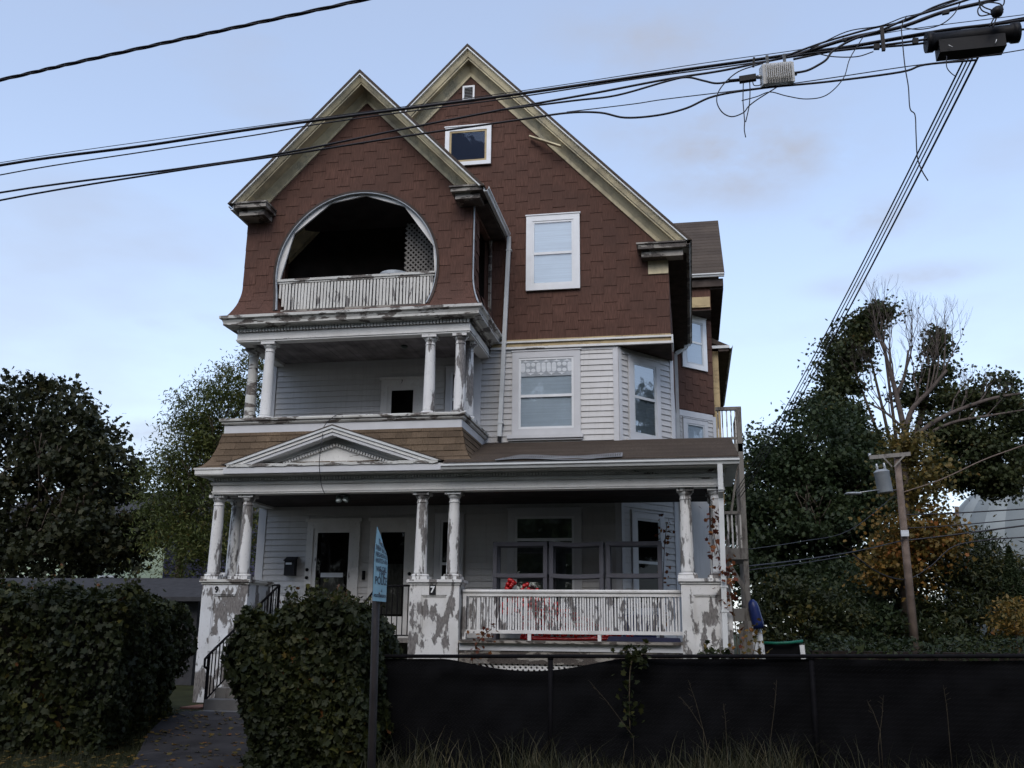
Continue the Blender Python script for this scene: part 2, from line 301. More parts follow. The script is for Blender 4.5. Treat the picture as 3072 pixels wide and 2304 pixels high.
# ------------------------------------------------------------------ ground, road, pavement, path
def sstep(t): t = max(0.0, min(1.0, t)); return t * t * (3 - 2 * t)
def gz(x, y):
    z = .28 * sstep((y - 11.0) / 5.0) + .5 * sstep((y - 26) / 16)
    z += .10 * max(0, min(1, (x + 3.5) / 7)) * sstep((y - 8) / 3)
    if y < 6.45: z = -.22
    return z
def ground():
    xs = [-1500, -400, -150, -80, -50] + [i * 1.0 for i in range(-40, 41)] + [50, 80, 150, 400, 1500]
    ys = [-1500, -300, -100, -40, -12, 0, 6.44, 6.46, 6.6] + [7 + i * .5 for i in range(0, 70)] + [44, 50, 60, 80, 120, 300, 1000, 2500]
    v = [(x, y, gz(x, y) + (random.uniform(-.015, .015) if 8 < y < 40 and abs(x) < 40 else 0)) for y in ys for x in xs]; n = len(xs)
    f = [(j * n + i, j * n + i + 1, (j + 1) * n + i + 1, (j + 1) * n + i) for j in range(len(ys) - 1) for i in range(n - 1)]
    m = MB(); m.add(v, f, True); structure(m.build('ground', 'lawn'))
ground()
m = MB(); m.box(-300, 300, -5.5, 6.3, -.3, -.13); structure(m.build('road', 'asphalt'))
for k in range(40):
    m = MB(); x = -36 + k * 1.8; m.box(x + .006, x + 1.794, 6.3, 6.47, -.3, .012)
    if k == 0: KERB = structure(m.build('kerb', 'concrete'))
    else: m.build('kerb_stone', 'concrete', KERB)
PAVE = None
for k in range(26):
    m = MB(); x = -24 + k * 1.5; z = .03 + .10 * max(0, min(1, (x + 3.5) / 7)) * .5
    m.box(x + .008, x + 1.492, 8.0, 9.6, -.1, z)
    if PAVE is None: PAVE = structure(m.build('pavement', 'concrete'))
    else: m.build('paving_slab', 'concrete', PAVE)
def path():
    le = [(-6.3, 9.6), (-6.45, 11), (-6.95, 12), (-7.55, 13.2), (-7.95, 14.3), (-8.05, 15.15)]; re = [(-4.6, 9.6), (-5.0, 11), (-5.2, 12), (-5.5, 13.2), (-5.8, 14.3), (-5.85, 15.15)]
    P0 = None
    for i in range(5):
        a, b, c, d = le[i], re[i], re[i + 1], le[i + 1]; g = .008
        zz = lambda p: gz(*p) + .05
        m = MB(); m.hexa([(a[0], a[1] + g, -.1), (b[0], b[1] + g, -.1), (c[0], c[1] - g, -.1), (d[0], d[1] - g, -.1)],
                         [(a[0], a[1] + g, zz(a)), (b[0], b[1] + g, zz(b)), (c[0], c[1] - g, zz(c)), (d[0], d[1] - g, zz(d))])
        if P0 is None: P0 = structure(m.build('path', 'path_grey'))
        else: m.build('path_slab', 'path_grey', P0)
path()
# ------------------------------------------------------------------ the house
HP = Vector((-4.5, 19.3, .28))
H = empty('apartment_house', HP, 'tall old house with brown shingled gables, peeling white porches and round balcony opening', 'house')
def hp(name, m, mat, smooth=False): return m.build(name, mat, H)
def hx(name, mat, *b):
    m = MB(); m.box(*b); return m.build(name, mat, H)
def sub(name, m, mat, parent):
    o = bpy.data.objects.new(name, m.mesh(name)); COL.objects.link(o); o.data.materials.append(MATS[mat]); o.parent = parent; WO[o.name] = WO[parent.name]; return o
Mw = 19.3
# --- walls
m = MB(); m.prism([(-8.93, Mw), (-1.33, Mw), (-.25, 20.62), (-.25, 25.95), (-.17, 26), (.8, 26.95), (.8, 33), (-8.93, 33)], .1, 7.4, 'z'); hp('wall', m, 'vinyl')
AX, AZ = -4.57, 13.92
m = MB(); m.prism([(-8.9, 7.34), (-.24, 7.34), (-.24, 9.3), (AX, AZ), (-8.9, 9.3)], Mw, 27.5); o = hp('wall', m, 'brown_shingle'); o['label'] = 'brown shingled main gable wall'
m = MB(); m.prism([(-4, 26), (-.17, 26), (.8, 26.95), (.8, 31), (-4, 31)], 7.4, 10.3, 'z'); hp('wall', m, 'brown_shingle')
m = MB(); m.prism([(26, 10.26), (31, 10.26), (31, 11.3), (28.46, 13.8), (26, 11.2)], -4, .8, 'x'); hp('wall', m, 'brown_shingle')
m = MB(); m.prism([(27.2, 5), (33, 5), (33, 9.4), (27.2, 9.4)], .79, .98, 'x'); hp('wall', m, 'tan_wood')
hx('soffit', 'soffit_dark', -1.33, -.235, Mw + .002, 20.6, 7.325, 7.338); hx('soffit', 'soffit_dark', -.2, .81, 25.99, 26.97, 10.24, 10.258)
hx('fascia_board', 'tan_wood', .17, .78, 25.94, 25.995, 10.32, 10.62); hx('fascia_board', 'tan_rake', -.66, -.245, Mw - .035, Mw - .001, 8.86, 9.16)
# --- lap siding, one board at a time
def siding_rows(x0, x1, z0, z1, y, holes, pitch=.122, rz=0, org=None):
    z = z0
    while z < z1 - .02:
        zt = min(z + pitch, z1); seg = [(x0, x1)]
        for hx0, hx1, hz0, hz1 in holes:
            if hz0 < zt - .01 and hz1 > z + .01:
                seg = [s for a, b in seg for s in ((a, min(b, hx0)), (max(a, hx1), b)) if s[1] - s[0] > .03]
        for a, b in seg:
            m = MB(); m.hexa([(a, -.023, z), (b, -.023, z), (b, 0, z), (a, 0, z)], [(a, -.004, zt), (b, -.004, zt), (b, 0, zt), (a, 0, zt)])
            if org is None: m.build('siding_board', 'vinyl', H, (0, y, 0))
            else: m.build('siding_board', 'vinyl', H, org, (0, 0, rz))
        z += pitch
D1 = (-7.84, -6.69, 1.4, 3.8); D2 = (-6.47, -5.5, 1.4, 3.8); NW1 = (-5.12, -4.45, 1.9, 3.95); W1 = (-3.59, -2.1, 1.95, 4.0)
siding_rows(-8.82, -1.42, 1.46, 4.4, Mw, [D1, D2, NW1, W1])
D3 = (-6.37, -5.43, 5.5, 6.78); NW2 = (-4.98, -4.36, 5.5, 7.05); W2 = (-3.53, -2.1, 5.4, 7.29)
siding_rows(-8.76, -1.42, 5.36, 7.33, Mw, [D3, NW2, W2, (-4.36, -4.2, 5.3, 7.2)])
BAYA = math.atan2(20.62 - Mw, -.25 + 1.33); BAYL = math.hypot(20.62 - Mw, 1.08); BO = Vector((-1.33, Mw, 0))
for z0, z1, hz in ((1.46, 4.4, (1.9, 4.0)), (5.36, 7.31, (5.4, 7.25))):
    siding_rows(.06, BAYL - .08, z0, z1, 0, [(.27, 1.28, *hz)], rz=BAYA, org=BO)
RBA = math.atan2(.95, .97); RBL = math.hypot(.95, .97); RO = Vector((-.17, 26, 0))
siding_rows(.02, RBL - .1, 5.4, 7.4, 0, [(.1, 1.06, 5.3, 7.28)], rz=RBA, org=RO)
def vbox(name, mat, org, rz, *b):
    m = MB(); m.box(*b); return m.build(name, mat, H, org, (0, 0, rz))
hx('corner_board', 'vinyl_trim', -8.95, -8.78, Mw - .03, Mw + .2, 1.4, 7.35); hx('corner_board', 'vinyl_trim', -1.43, -1.325, Mw - .028, Mw - .001, 1.4, 7.33)
vbox('corner_board', 'vinyl_trim', BO, BAYA, .0, .085, -.028, -.001, 1.4, 7.33); vbox('corner_board', 'vinyl_trim', BO, BAYA, BAYL - .1, BAYL + .01, -.03, .1, 1.4, 7.33)
vbox('corner_board', 'vinyl_trim', RO, RBA, RBL - .1, RBL + .02, -.03, .1, 5, 7.42); vbox('frieze_board', 'vinyl_trim', RO, RBA, 0, RBL - .1, -.03, 0, 7.3, 7.46)
hx('corner_board', 'vinyl_trim', -4.36, -4.2, Mw - .04, Mw - .001, 5.3, 7.2); hx('frieze_board', 'vinyl_trim', -4.0, -1.33, Mw - .026, Mw - .021, 7.27, 7.34)
# --- belt between white siding and brown gable
hx('belt_board', 'tan_wood', -4.0, -.225, Mw - .05, Mw, 7.385, 7.465); hx('belt_molding', 'paint_trim', -4.0, -.2, Mw - .075, Mw, 7.335, 7.383); hx('belt_molding', 'paint_trim', -4.0, -.2, Mw - .085, Mw, 7.467, 7.505)
hx('belt_board', 'tan_wood', -4.0, -.23, Mw - .03, Mw, 7.507, 7.55); hx('belt_molding', 'gutter_white', -.225, -.19, Mw - .09, Mw + .6, 7.33, 7.51)
# --- windows
def window(x0, x1, z0, z1, org, rz, cw=.13, mid=None, pane='glass', back='blind', case='vinyl_trim', sill=True, sash='window_white', name='window', sw=.045, lab=None):
    """local frame: x along the wall, -y outwards"""
    xc = (x0 + x1) / 2; w = (x1 - x0) / 2; h = z1 - z0; m = MB()
    m.box(-w, -w + cw, -.045, 0, 0, h); m.box(w - cw, w, -.045, 0, 0, h); m.box(-w + cw, w - cw, -.045, 0, h - cw, h); m.box(-w + cw, w - cw, -.045, 0, 0, cw * .9)
    m.box(-w - .02, w + .02, -.06, 0, h, h + .025)
    c, s_ = math.cos(rz), math.sin(rz); o = m.build(name, case, H, (org[0] + xc * c, org[1] + xc * s_, z0), (0, 0, rz))
    if lab: o['label'] = lab
    a, b, zb, zt = -w + cw, w - cw, cw * .9, h - cw; zm = (mid - z0) if mid else None
    fr = MB()
    for q in ((a, a + sw, zb, zt), (b - sw, b, zb, zt), (a + sw, b - sw, zb, zb + sw), (a + sw, b - sw, zt - sw, zt)): fr.box(q[0], q[1], -.034, -.004, q[2], q[3])
    if zm: fr.box(a + sw, b - sw, -.038, -.004, zm - .028, zm + .028)
    sub('sash', fr, sash, o)
    for q0, q1 in (((zb + sw, zm - .028), (zm + .028, zt - sw)) if zm else ((zb + sw, zt - sw),)):
        p = MB(); p.add([(a + sw, -.022, q0), (b - sw, -.022, q0), (b - sw, -.022, q1), (a + sw, -.022, q1)], [(0, 1, 2, 3)]); sub('pane', p, pane, o)
    p = MB(); p.add([(a, -.004, zb), (b, -.004, zb), (b, -.004, zt), (a, -.004, zt)], [(0, 1, 2, 3)]); sub('blind', p, back, o)  # dark backs are no blind: the unlit room painted as a sheet
    if sill: q = MB(); q.box(-w - .09, w + .05, -.085, 0, -.075, -.001); q.box(-w - .07, w + .03, -.05, 0, -.115, -.075); sub('sill', q, case, o)
    return o
O0 = (0, Mw, 0); OB = (0, Mw - .03, 0)
w2 = window(-3.53, -2.1, 5.5, 7.28, O0, 0, .14, 6.32, 'glass', 'blind', lab='second floor front window with leaded upper pane')
# leaded glass band in the upper sash
def leaded():
    zc = 6.93 - 5.5; n = 10; x0 = -.545; dx = 1.09 / n
    for k in range(n):
        for part in ((-.105, .105),) if k not in (1, 2, 7, 8) else ((-.105, -.025), (.015, .105)):
            pts = []
            for t in range(12):
                a = 2 * math.pi * t / 12; hh = (part[1] - part[0]) / 2; r = dx * .44
                ex = max(0, hh - r); pts.append((x0 + (k + .5) * dx + r * math.cos(a), zc + (part[0] + part[1]) / 2 + min(r, hh) * math.sin(a) + (ex if math.sin(a) > 0 else -ex)))
            q = MB(); q.prism(pts, -.030, -.0265); sub('leaded_pane', q, 'blind_pale', w2)
    for k in range(5):
        for sg in (-1, 1):
            xk = x0 + (2 * k + (1 if sg > 0 else 2)) * dx
            if xk > .53: continue
            z = zc + sg * .135; q = MB(); q.prism([(xk - dx * .8, z - sg * .012), (xk, z - sg * .022), (xk + dx * .8, z - sg * .012), (xk + .02, z + sg * .01), (xk, z + sg * .035), (xk - .02, z + sg * .01)], -.030, -.0265); sub('leaded_pane', q, 'blind_pale', w2)
    q = MB(); q.add([(-.56, -.0245, zc - .19), (.56, -.0245, zc - .19), (.56, -.0245, zc + .19), (-.56, -.0245, zc + .19)], [(0, 1, 2, 3)]); sub('leaded_ground', q, 'lead_grey', w2)
leaded()
window(-3.25, -2.09, 8.62, 10.33, OB, 0, .13, 9.45, 'glass', 'blind_pale', 'window_white', False, lab='third floor window with closed white blind')
window(-5.12, -4.06, 11.66, 12.62, OB, 0, .10, None, 'glass_navy', 'interior_dark', 'window_white', False, 'tan_wood', lab='small dark attic window')
window(-3.59, -2.1, 2.0, 3.98, O0, 0, .15, 3.37, 'glass_mirror', 'curtain', lab='porch window behind the shelf units')
window(-5.1, -4.5, 2.0, 3.9, O0, 0, .12, 2.9, 'glass_dark', 'interior_dark', sill=False)
window(-4.96, -4.38, 5.6, 7.0, O0, 0, .11, 6.3, 'glass_dark', 'interior_dark', sill=False)
for z0, z1, md, p in ((5.42, 7.2, 6.33, 'glass_mirror'), (2.0, 3.95, 2.95, 'glass_dark')):
    window(.29, 1.26, z0, z1, (BO.x, BO.y, 0), BAYA, .13, md, p, 'blind' if z0 > 4 else 'interior_dark', sash='alum')
window(.15, 1.1, 8.68, 10.2, (RO.x + .02, RO.y - .02, 0), RBA, .14, 9.45, 'glass_mirror', 'blind', 'window_white', False, 'alum')
window(.12, 1.04, 5.6, 7.25, (RO.x, RO.y, 0), RBA, .13, 6.4, 'glass', 'blind', sill=False, sash='alum')
# attic vent
m = MB(); m.box(-4.75, -4.47, Mw - .05, Mw, 13.28, 13.32); m.box(-4.75, -4.47, Mw - .05, Mw, 13.62, 13.66); m.box(-4.75, -4.71, Mw - .05, Mw, 13.32, 13.62); m.box(-4.51, -4.47, Mw - .05, Mw, 13.32, 13.62)
vent = hp('attic_vent', m, 'window_white')
for k in range(8):
    q = MB(); z = 13.325 + k * .0375; q.hexa([(-4.71, Mw - .045, z), (-4.51, Mw - .045, z), (-4.51, Mw - .04, z), (-4.71, Mw - .04, z)], [(-4.71, Mw - .01, z + .026), (-4.51, Mw - .01, z + .026), (-4.51, Mw - .005, z + .026), (-4.71, Mw - .005, z + .026)])
    q.build('louver', 'window_white', vent)
# --- doors
def door(x0, x1, z0, z1, lab, cw=.14, stile=.09, panel=.42, glassm='glass_dark'):
    m = MB(); m.box(x0, x0 + cw, Mw - .05, Mw, z0, z1); m.box(x1 - cw, x1, Mw - .05, Mw, z0, z1); m.box(x0 + cw, x1 - cw, Mw - .05, Mw, z1 - cw, z1); m.box(x0 - .04, x1 + .04, Mw - .07, Mw, z1, z1 + .06)
    o = hp('door', m, 'paint_fair'); o['label'] = lab; a, b = x0 + cw, x1 - cw
    q = MB()
    for t in ((a, a + stile, z0, z1 - cw), (b - stile, b, z0, z1 - cw), (a + stile, b - stile, z0, z0 + panel), (a + stile, b - stile, z1 - cw - stile, z1 - cw)): q.box(t[0], t[1], Mw - .035, Mw - .004, t[2], t[3])
    q.build('door_frame', 'paint_fair', o)
    q = MB(); q.add([(a, Mw - .02, z0 + panel), (b, Mw - .02, z0 + panel), (b, Mw - .02, z1 - cw), (a, Mw - .02, z1 - cw)], [(0, 1, 2, 3)]); q.build('pane', glassm, o)
    q = MB(); q.box(a, b, Mw - .004, Mw - .001, z0, z1 - cw); q.build('door_back', 'interior_dark', o)
    return o
d1 = door(-7.84, -6.69, 1.44, 3.77, 'dark glazed front door beside the mailbox'); d2 = door(-6.47, -5.5, 1.44, 3.77, 'dark glazed front door behind the blue sign'); d3 = door(-6.37, -5.43, 5.57, 6.77, 'second floor porch door')
for (dd, x, zz) in ((d1, -7.79, (2.78, 2.62)), (d2, -5.6, (2.7,))):
    for z in zz: q = MB(); q.lathe([(.0, 0), (.035, .0), (.035, .02), (.02, .03), (0, .032)], 10); q.build('lock', 'black_iron', dd, (x, Mw - .05, z), (R(90), 0, 0))
q = MB(); q.box(-7.785, -7.745, Mw - .075, Mw - .045, 2.25, 2.46); q.box(-7.775, -7.755, Mw - .11, Mw - .07, 2.29, 2.42); q.build('handle', 'black_iron', d1)
q = MB(); q.box(-7.5, -7.02, Mw - .026, Mw - .0215, 2.63, 2.72); q.build('decal', 'blind', d1)
for dd, a, b, z0, z1 in ((d1, -7.5, -7.0, 1.9, 2.62), (d2, -6.2, -5.76, 1.9, 2.9)):
    q = MB(); n = 24; vs = [(a + (b - a) * i / n, Mw - .012 + .006 * math.sin(i * 1.7), z) for i in range(n + 1) for z in (z0, z1)]
    q.add(vs, [(2 * i, 2 * i + 2, 2 * i + 3, 2 * i + 1) for i in range(n)]); q.build('curtain', 'curtain', dd)
hx('doorbell_box', 'black_iron', -6.6, -6.54, Mw - .06, Mw - .02, 2.58, 2.76)
# --- brown gable shingles
class Piece:
    n = 0; rest = MB()
def put_piece(m, name, mat, cap=300):
    if Piece.n < cap: m.build(name, mat, H); Piece.n += 1
    else: Piece.rest.add(m.v, m.f)
CW, CH = .272, .372
def flat_shingle(poly, y):
    zs = [p[1] for p in poly]; z0, z1 = min(zs), max(zs); n = len(poly)
    fr = [(x, y - .014 + .010 * (z - z0) / max(.05, z1 - z0 + 1e-6), z) for x, z in poly]; bk = [(x, y + .002, z) for x, z in poly]
    m = MB(); m.add(fr + bk, [tuple(range(n))] + [(i, (i + 1) % n, (i + 1) % n + n, i + n) for i in range(n)]); return m
tw = lambda x, z: x < -4.1 and z < 12.45 - 1.05 * abs(x + 6.3)
T1 = (AZ - 9.3) / (AX + .24); gable_planes = [(1.055, 1, AZ + 1.055 * AX * 1 - .02), (-1.055, 1, AZ - 1.055 * AX - .02), (0, -1, -7.51), (1, 0, -.235)]
main_sh = []
c = 0
while c * CW - 8.8 < -.24:
    x0 = -.235 - (c + 1) * CW; z = 7.55 + (CH / 2 if c % 2 else 0) - CH
    while z < 13.9:
        j = random.uniform(-.006, .006); poly = clip([(x0 + .0012, z + j), (x0 + CW - .0012, z + j + random.uniform(-.006, .006)), (x0 + CW - .0012, z + CH + .01), (x0 + .0012, z + CH + .01)], gable_planes)
        if poly:
            xc = sum(p[0] for p in poly) / len(poly); zc = sum(p[1] for p in poly) / len(poly); area = max(p[0] for p in poly) - min(p[0] for p in poly)
            if not tw(xc, zc): main_sh.append(((max(p[1] for p in poly) - min(p[1] for p in poly)) * area, poly))
        z += CH
    c += 1
# tower front shingles follow the flare and the round opening
TX, TR, TC = -6.405, 1.70, 8.57; TY = 17.4; TXL, TXR = -8.80, -4.01
def flare(z): return .26 * max(0, (8.35 - z) / .73) ** 2 if z < 8.35 else 0.0
def tfront(x, z, out=0.0):
    f = flare(z); return (TX + (x - TX) * (1 + f * .75 / 2.4), TY - f - out, z)
tower_sh = []
gp = [(1.05, 1, 12.33 + 1.05 * TX), (-1.05, 1, 12.33 - 1.05 * TX), (0, -1, -7.64), (1, 0, TXR), (-1, 0, -TXL)]
c = 0
while TXL + c * CW < TXR:
    x0 = TXL + c * CW; z = 7.64 + (CH / 2 if c % 2 else 0) - CH
    while z < 12.4:
        g = 4; grid = []
        poly = clip([(x0, z), (x0 + CW, z), (x0 + CW, z + CH), (x0, z + CH)], gp)
        if poly:
            bx0, bx1, bz0, bz1 = min(p[0] for p in poly), max(p[0] for p in poly), min(p[1] for p in poly), max(p[1] for p in poly)
            far = max(math.hypot(px - TX, pz - TC) for px in (bx0, bx1) for pz in (bz0, bz1))
            if far > TR + .02 and bz1 - bz0 > .03:
                def keep(px, pz):
                    d = math.hypot(px - TX, pz - TC)
                    if d < TR: k = TR / max(d, 1e-3); px, pz = TX + (px - TX) * k, TC + (pz - TC) * k
                    lim = 12.33 - 1.05 * abs(px - TX)
                    if pz > lim: pz = lim
                    return px, max(7.64, pz)
                m = MB(); jj = random.uniform(-.006, .006); vs = []
                for b in range(g + 1):
                    for a in range(g + 1):
                        px, pz = keep(bx0 + .0012 + (bx1 - bx0 - .0024) * a / g, bz0 + (bz1 - bz0 + .006) * b / g + (jj if b == 0 else 0)); vs.append(tfront(px, pz, (.015 - .010 * b / g)))
                vs += [(v[0], v[1] + .03, v[2]) for v in vs[:g + 1]]
                w_ = g + 1; fs = [(b * w_ + a, b * w_ + a + 1, (b + 1) * w_ + a + 1, (b + 1) * w_ + a) for b in range(g) for a in range(g)] + [(w_ * w_ + a, w_ * w_ + a + 1, a + 1, a) for a in range(g)]
                m.add(vs, fs); tower_sh.append(((bx1 - bx0) * (bz1 - bz0) * (1 if math.hypot((bx0 + bx1) / 2 - TX, (bz0 + bz1) / 2 - TC) > TR else .4), m))
        z += CH
    c += 1
allsh = [(a * 1.2, m) for a, m in tower_sh] + [(a, flat_shingle(p, Mw)) for a, p in main_sh]
allsh.sort(key=lambda t: -t[0])
for a, m in allsh: put_piece(m, 'shingle', 'brown_shingle')
# right-hand side of the tower and the rear bay, shingled in the same way
def side_sh(Y0, Y1, Z0, Z1, X, hole=None):
    c = 0
    while Y0 + c * CW < Y1:
        y0, y1 = Y0 + c * CW, min(Y1, Y0 + (c + 1) * CW); z = Z0 + (CH / 2 if c % 2 else 0) - CH
        while z < Z1:
            a, b = max(z, Z0), min(z + CH, Z1)
            if b - a > .03 and not (hole and hole[0] < (y0 + y1) / 2 < hole[1] and hole[2] < (a + b) / 2 < hole[3]):
                q = lambda z_, o_: X + flare(z_) * .75 + o_
                Piece.rest.add([(q(a, .022), y0 + .004, a), (q(a, .022), y1 - .004, a), (q(b, .006), y1 - .004, b), (q(b, .006), y0 + .004, b), (q(a, -.01), y0, a), (q(a, -.01), y1, a)], [(0, 1, 2, 3), (4, 5, 1, 0)])
            z += CH
        c += 1
side_sh(17.4, 19.28, 7.64, 9.75, TXR, (17.95, 19.1, 8.05, 9.8))
for c in range(6):
    for r in range(9):
        z = 7.5 + (r - .5 * (c % 2)) * CH; a, b = max(7.48, z), min(10.2, z + CH)
        if b - a < .05: continue
        cc, ss = math.cos(RBA), math.sin(RBA); P2 = lambda t, o_, zz: (RO.x + t * cc + o_ * ss, RO.y + t * ss - o_ * cc, zz)
        t0, t1 = c * CW + .004, min(RBL, (c + 1) * CW - .004); Piece.rest.add([P2(t0, .018, a), P2(t1, .018, a), P2(t1, .005, b), P2(t0, .005, b), P2(t0, -.005, a), P2(t1, -.005, a)], [(0, 1, 2, 3), (4, 5, 1, 0)])
o = Piece.rest.build('shingle_field', 'brown_shingle', H); o['kind'] = 'stuff'
# --- tower wall with the round opening
def tower_wall():
    outl = [(TXL, 7.62), (TXR, 7.62), (TXR, 9.98), (TX, 12.4), (TXL, 9.98)]; angs = sorted(set([i * math.pi / 60 for i in range(120)] + [math.atan2(z - TC, x - TX) % (2 * math.pi) for x, z in outl]))
    def outer(a):
        dx, dz = math.cos(a), math.sin(a); best = 9
        for i in range(5):
            (x1, z1), (x2, z2) = outl[i], outl[(i + 1) % 5]; ex, ez = x2 - x1, z2 - z1; den = dx * ez - dz * ex
            if abs(den) < 1e-9: continue
            t = ((x1 - TX) * ez - (z1 - TC) * ex) / den; u = ((x1 - TX) * dz - (z1 - TC) * dx) / den
            if t > 0 and -1e-6 <= u <= 1 + 1e-6: best = min(best, t)
        return best
    K = 5; m = MB(); vs = []
    for a in angs:
        ri = TR
        if math.sin(a) < 0: ri = min(ri, (TC - 7.72) / -math.sin(a))
        ro = max(outer(a), ri)
        for k in range(K + 1): r = ri + (ro - ri) * k / K; vs.append(tfront(TX + r * math.cos(a), TC + r * math.sin(a)))
        vs.append((TX + ri * math.cos(a), TY + .16, TC + ri * math.sin(a)))
    n = len(angs); w_ = K + 2; fs = []
    for i in range(n):
        j = (i + 1) % n
        fs += [(i * w_ + k, j * w_ + k, j * w_ + k + 1, i * w_ + k + 1) for k in range(K)] + [(i * w_ + K + 1, j * w_ + K + 1, j * w_, i * w_)]
    m.add(vs, fs); o = m.build('tower_wall', 'brown_shingle', H); o['label'] = 'gabled balcony front with horseshoe-shaped opening'
    # rim strip round the opening
    for nm, r0, r1, mat, yo in (('arch_rim', TR - .012, TR + .035, 'soffit_dark', .034), ('arch_rim', TR - .03, TR - .012, 'lead_grey', .03)):
        m = MB(); A0 = -math.asin((TC - 7.74) / TR); A1 = math.pi - A0; st = 72; vs = []
        for i in range(st + 1):
            a = A0 + (A1 - A0) * i / st
            for r, yy in ((r0, yo), (r1, yo), (r1, 0), (r0, -.02)):
                p = tfront(TX + r * math.cos(a), TC + r * math.sin(a)); vs.append((p[0], p[1] - yy, p[2]))
        m.add(vs, [(i * 4 + k, i * 4 + (k + 1) % 4, i * 4 + 4 + (k + 1) % 4, i * 4 + 4 + k) for i in range(st) for k in range(4)]); m.build(nm, mat, o)
    # straight white boards lining the opening
    A = [R(a) for a in (186, 147, 112, 86, 55, 16, -8)]
    for i in range(6):
        a, b = A[i], A[i + 1]; t = 8; rim = [(TX + (TR + .02) * math.cos(a + (b - a) * k / t), TC + (TR + .02) * math.sin(a + (b - a) * k / t)) for k in range(t + 1)]
        p0 = (TX + (TR - .055) * math.cos(a), TC + (TR - .055) * math.sin(a)); p1 = (TX + (TR - .055) * math.cos(b), TC + (TR - .055) * math.sin(b))
        m = MB(); m.prism(rim + [p1, p0], TY + .035 + .004 * i, TY + .075 + .004 * i); m.build('arch_board', 'paint_fair', o)
    return o
TW = tower_wall()
def tside(X, sg):
    m = MB()
    for Y0, Y1, Z0, Z1 in ((TY, 17.95, 7.62, 9.9), (19.1, Mw, 7.62, 9.9), (17.95, 19.1, 7.62, 8.05), (17.95, 19.1, 9.75, 9.9)):
        k = 8; vs = [(X + sg * flare(Z0 + (Z1 - Z0) * i / k) * .75 - sg * o_, y, Z0 + (Z1 - Z0) * i / k) for i in range(k + 1) for o_ in (0, .12) for y in (Y0, Y1)]
        m.add(vs, [f for i in range(k) for f in ((4 * i, 4 * i + 1, 4 * i + 5, 4 * i + 4), (4 * i + 2, 4 * i + 3, 4 * i + 7, 4 * i + 6), (4 * i, 4 * i + 2, 4 * i + 6, 4 * i + 4), (4 * i + 1, 4 * i + 3, 4 * i + 7, 4 * i + 5))] + [(0, 1, 3, 2), (4 * k, 4 * k + 1, 4 * k + 3, 4 * k + 2)])
    m.build('tower_side', 'brown_shingle', H)
tside(TXR, 1); tside(TXL, -1)
hx('trim_strip', 'paint_dirty', TXR - .02, TXR + .04, 19.06, 19.1, 7.9, 9.75)
m = MB(); m.tube([(TXR + .03 + flare(z) * .75, TY - .03 - flare(z), z) for z in [7.66 + .1 * i for i in range(23)]], .016, 6); hp('corner_strip', m, 'lead_grey')
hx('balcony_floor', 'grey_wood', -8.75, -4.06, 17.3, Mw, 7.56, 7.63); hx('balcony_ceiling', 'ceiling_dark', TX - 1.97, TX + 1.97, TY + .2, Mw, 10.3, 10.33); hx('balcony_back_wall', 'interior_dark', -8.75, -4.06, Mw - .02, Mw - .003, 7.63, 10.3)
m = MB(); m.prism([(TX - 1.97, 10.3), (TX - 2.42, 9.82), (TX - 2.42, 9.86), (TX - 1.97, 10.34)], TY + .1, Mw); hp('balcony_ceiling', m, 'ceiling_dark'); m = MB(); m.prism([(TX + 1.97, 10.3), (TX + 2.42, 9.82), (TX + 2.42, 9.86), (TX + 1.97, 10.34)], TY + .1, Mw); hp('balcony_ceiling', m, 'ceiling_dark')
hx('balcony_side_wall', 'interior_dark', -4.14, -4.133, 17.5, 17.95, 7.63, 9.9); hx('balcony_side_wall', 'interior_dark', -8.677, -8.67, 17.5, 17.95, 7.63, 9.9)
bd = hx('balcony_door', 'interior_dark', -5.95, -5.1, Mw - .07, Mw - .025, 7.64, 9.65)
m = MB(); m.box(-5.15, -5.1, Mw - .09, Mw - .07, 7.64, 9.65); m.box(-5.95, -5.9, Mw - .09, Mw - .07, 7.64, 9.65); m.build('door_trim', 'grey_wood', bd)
# balcony balustrade: flat pickets clipped by the round opening
def in_arch(x): return TC - math.sqrt(max(0, (TR - .03) ** 2 - (x - TX) ** 2))
m = MB(); m.box(-8.06, -4.75, TY + .0, TY + .09, 8.42, 8.47); m.box(-8.04, -4.77, TY + .02, TY + .075, 8.38, 8.418); RAIL = hp('balcony_rail', m, 'paint_bad')
n = 47
for k in range(n):
    x = -8.03 + 3.23 * (k + .5) / n; zb = max(7.74, in_arch(x) + .01); w_ = random.uniform(.040, .052)
    if 8.37 - zb < .08: continue
    lean = random.uniform(-.006, .006); m = MB(); m.hexa([(x - w_ / 2 + lean, TY + .03, zb), (x + w_ / 2 + lean, TY + .03, zb), (x + w_ / 2 + lean, TY + .055, zb), (x - w_ / 2 + lean, TY + .055, zb)], [(x - w_ / 2, TY + .03, 8.38), (x + w_ / 2, TY + .03, 8.38), (x + w_ / 2, TY + .055, 8.38), (x - w_ / 2, TY + .055, 8.38)]); hp('picket', m, 'paint_slat')
hx('bottom_rail', 'paint_dirty', -7.85, -4.97, TY - .21, TY + .08, 7.69, 7.735)
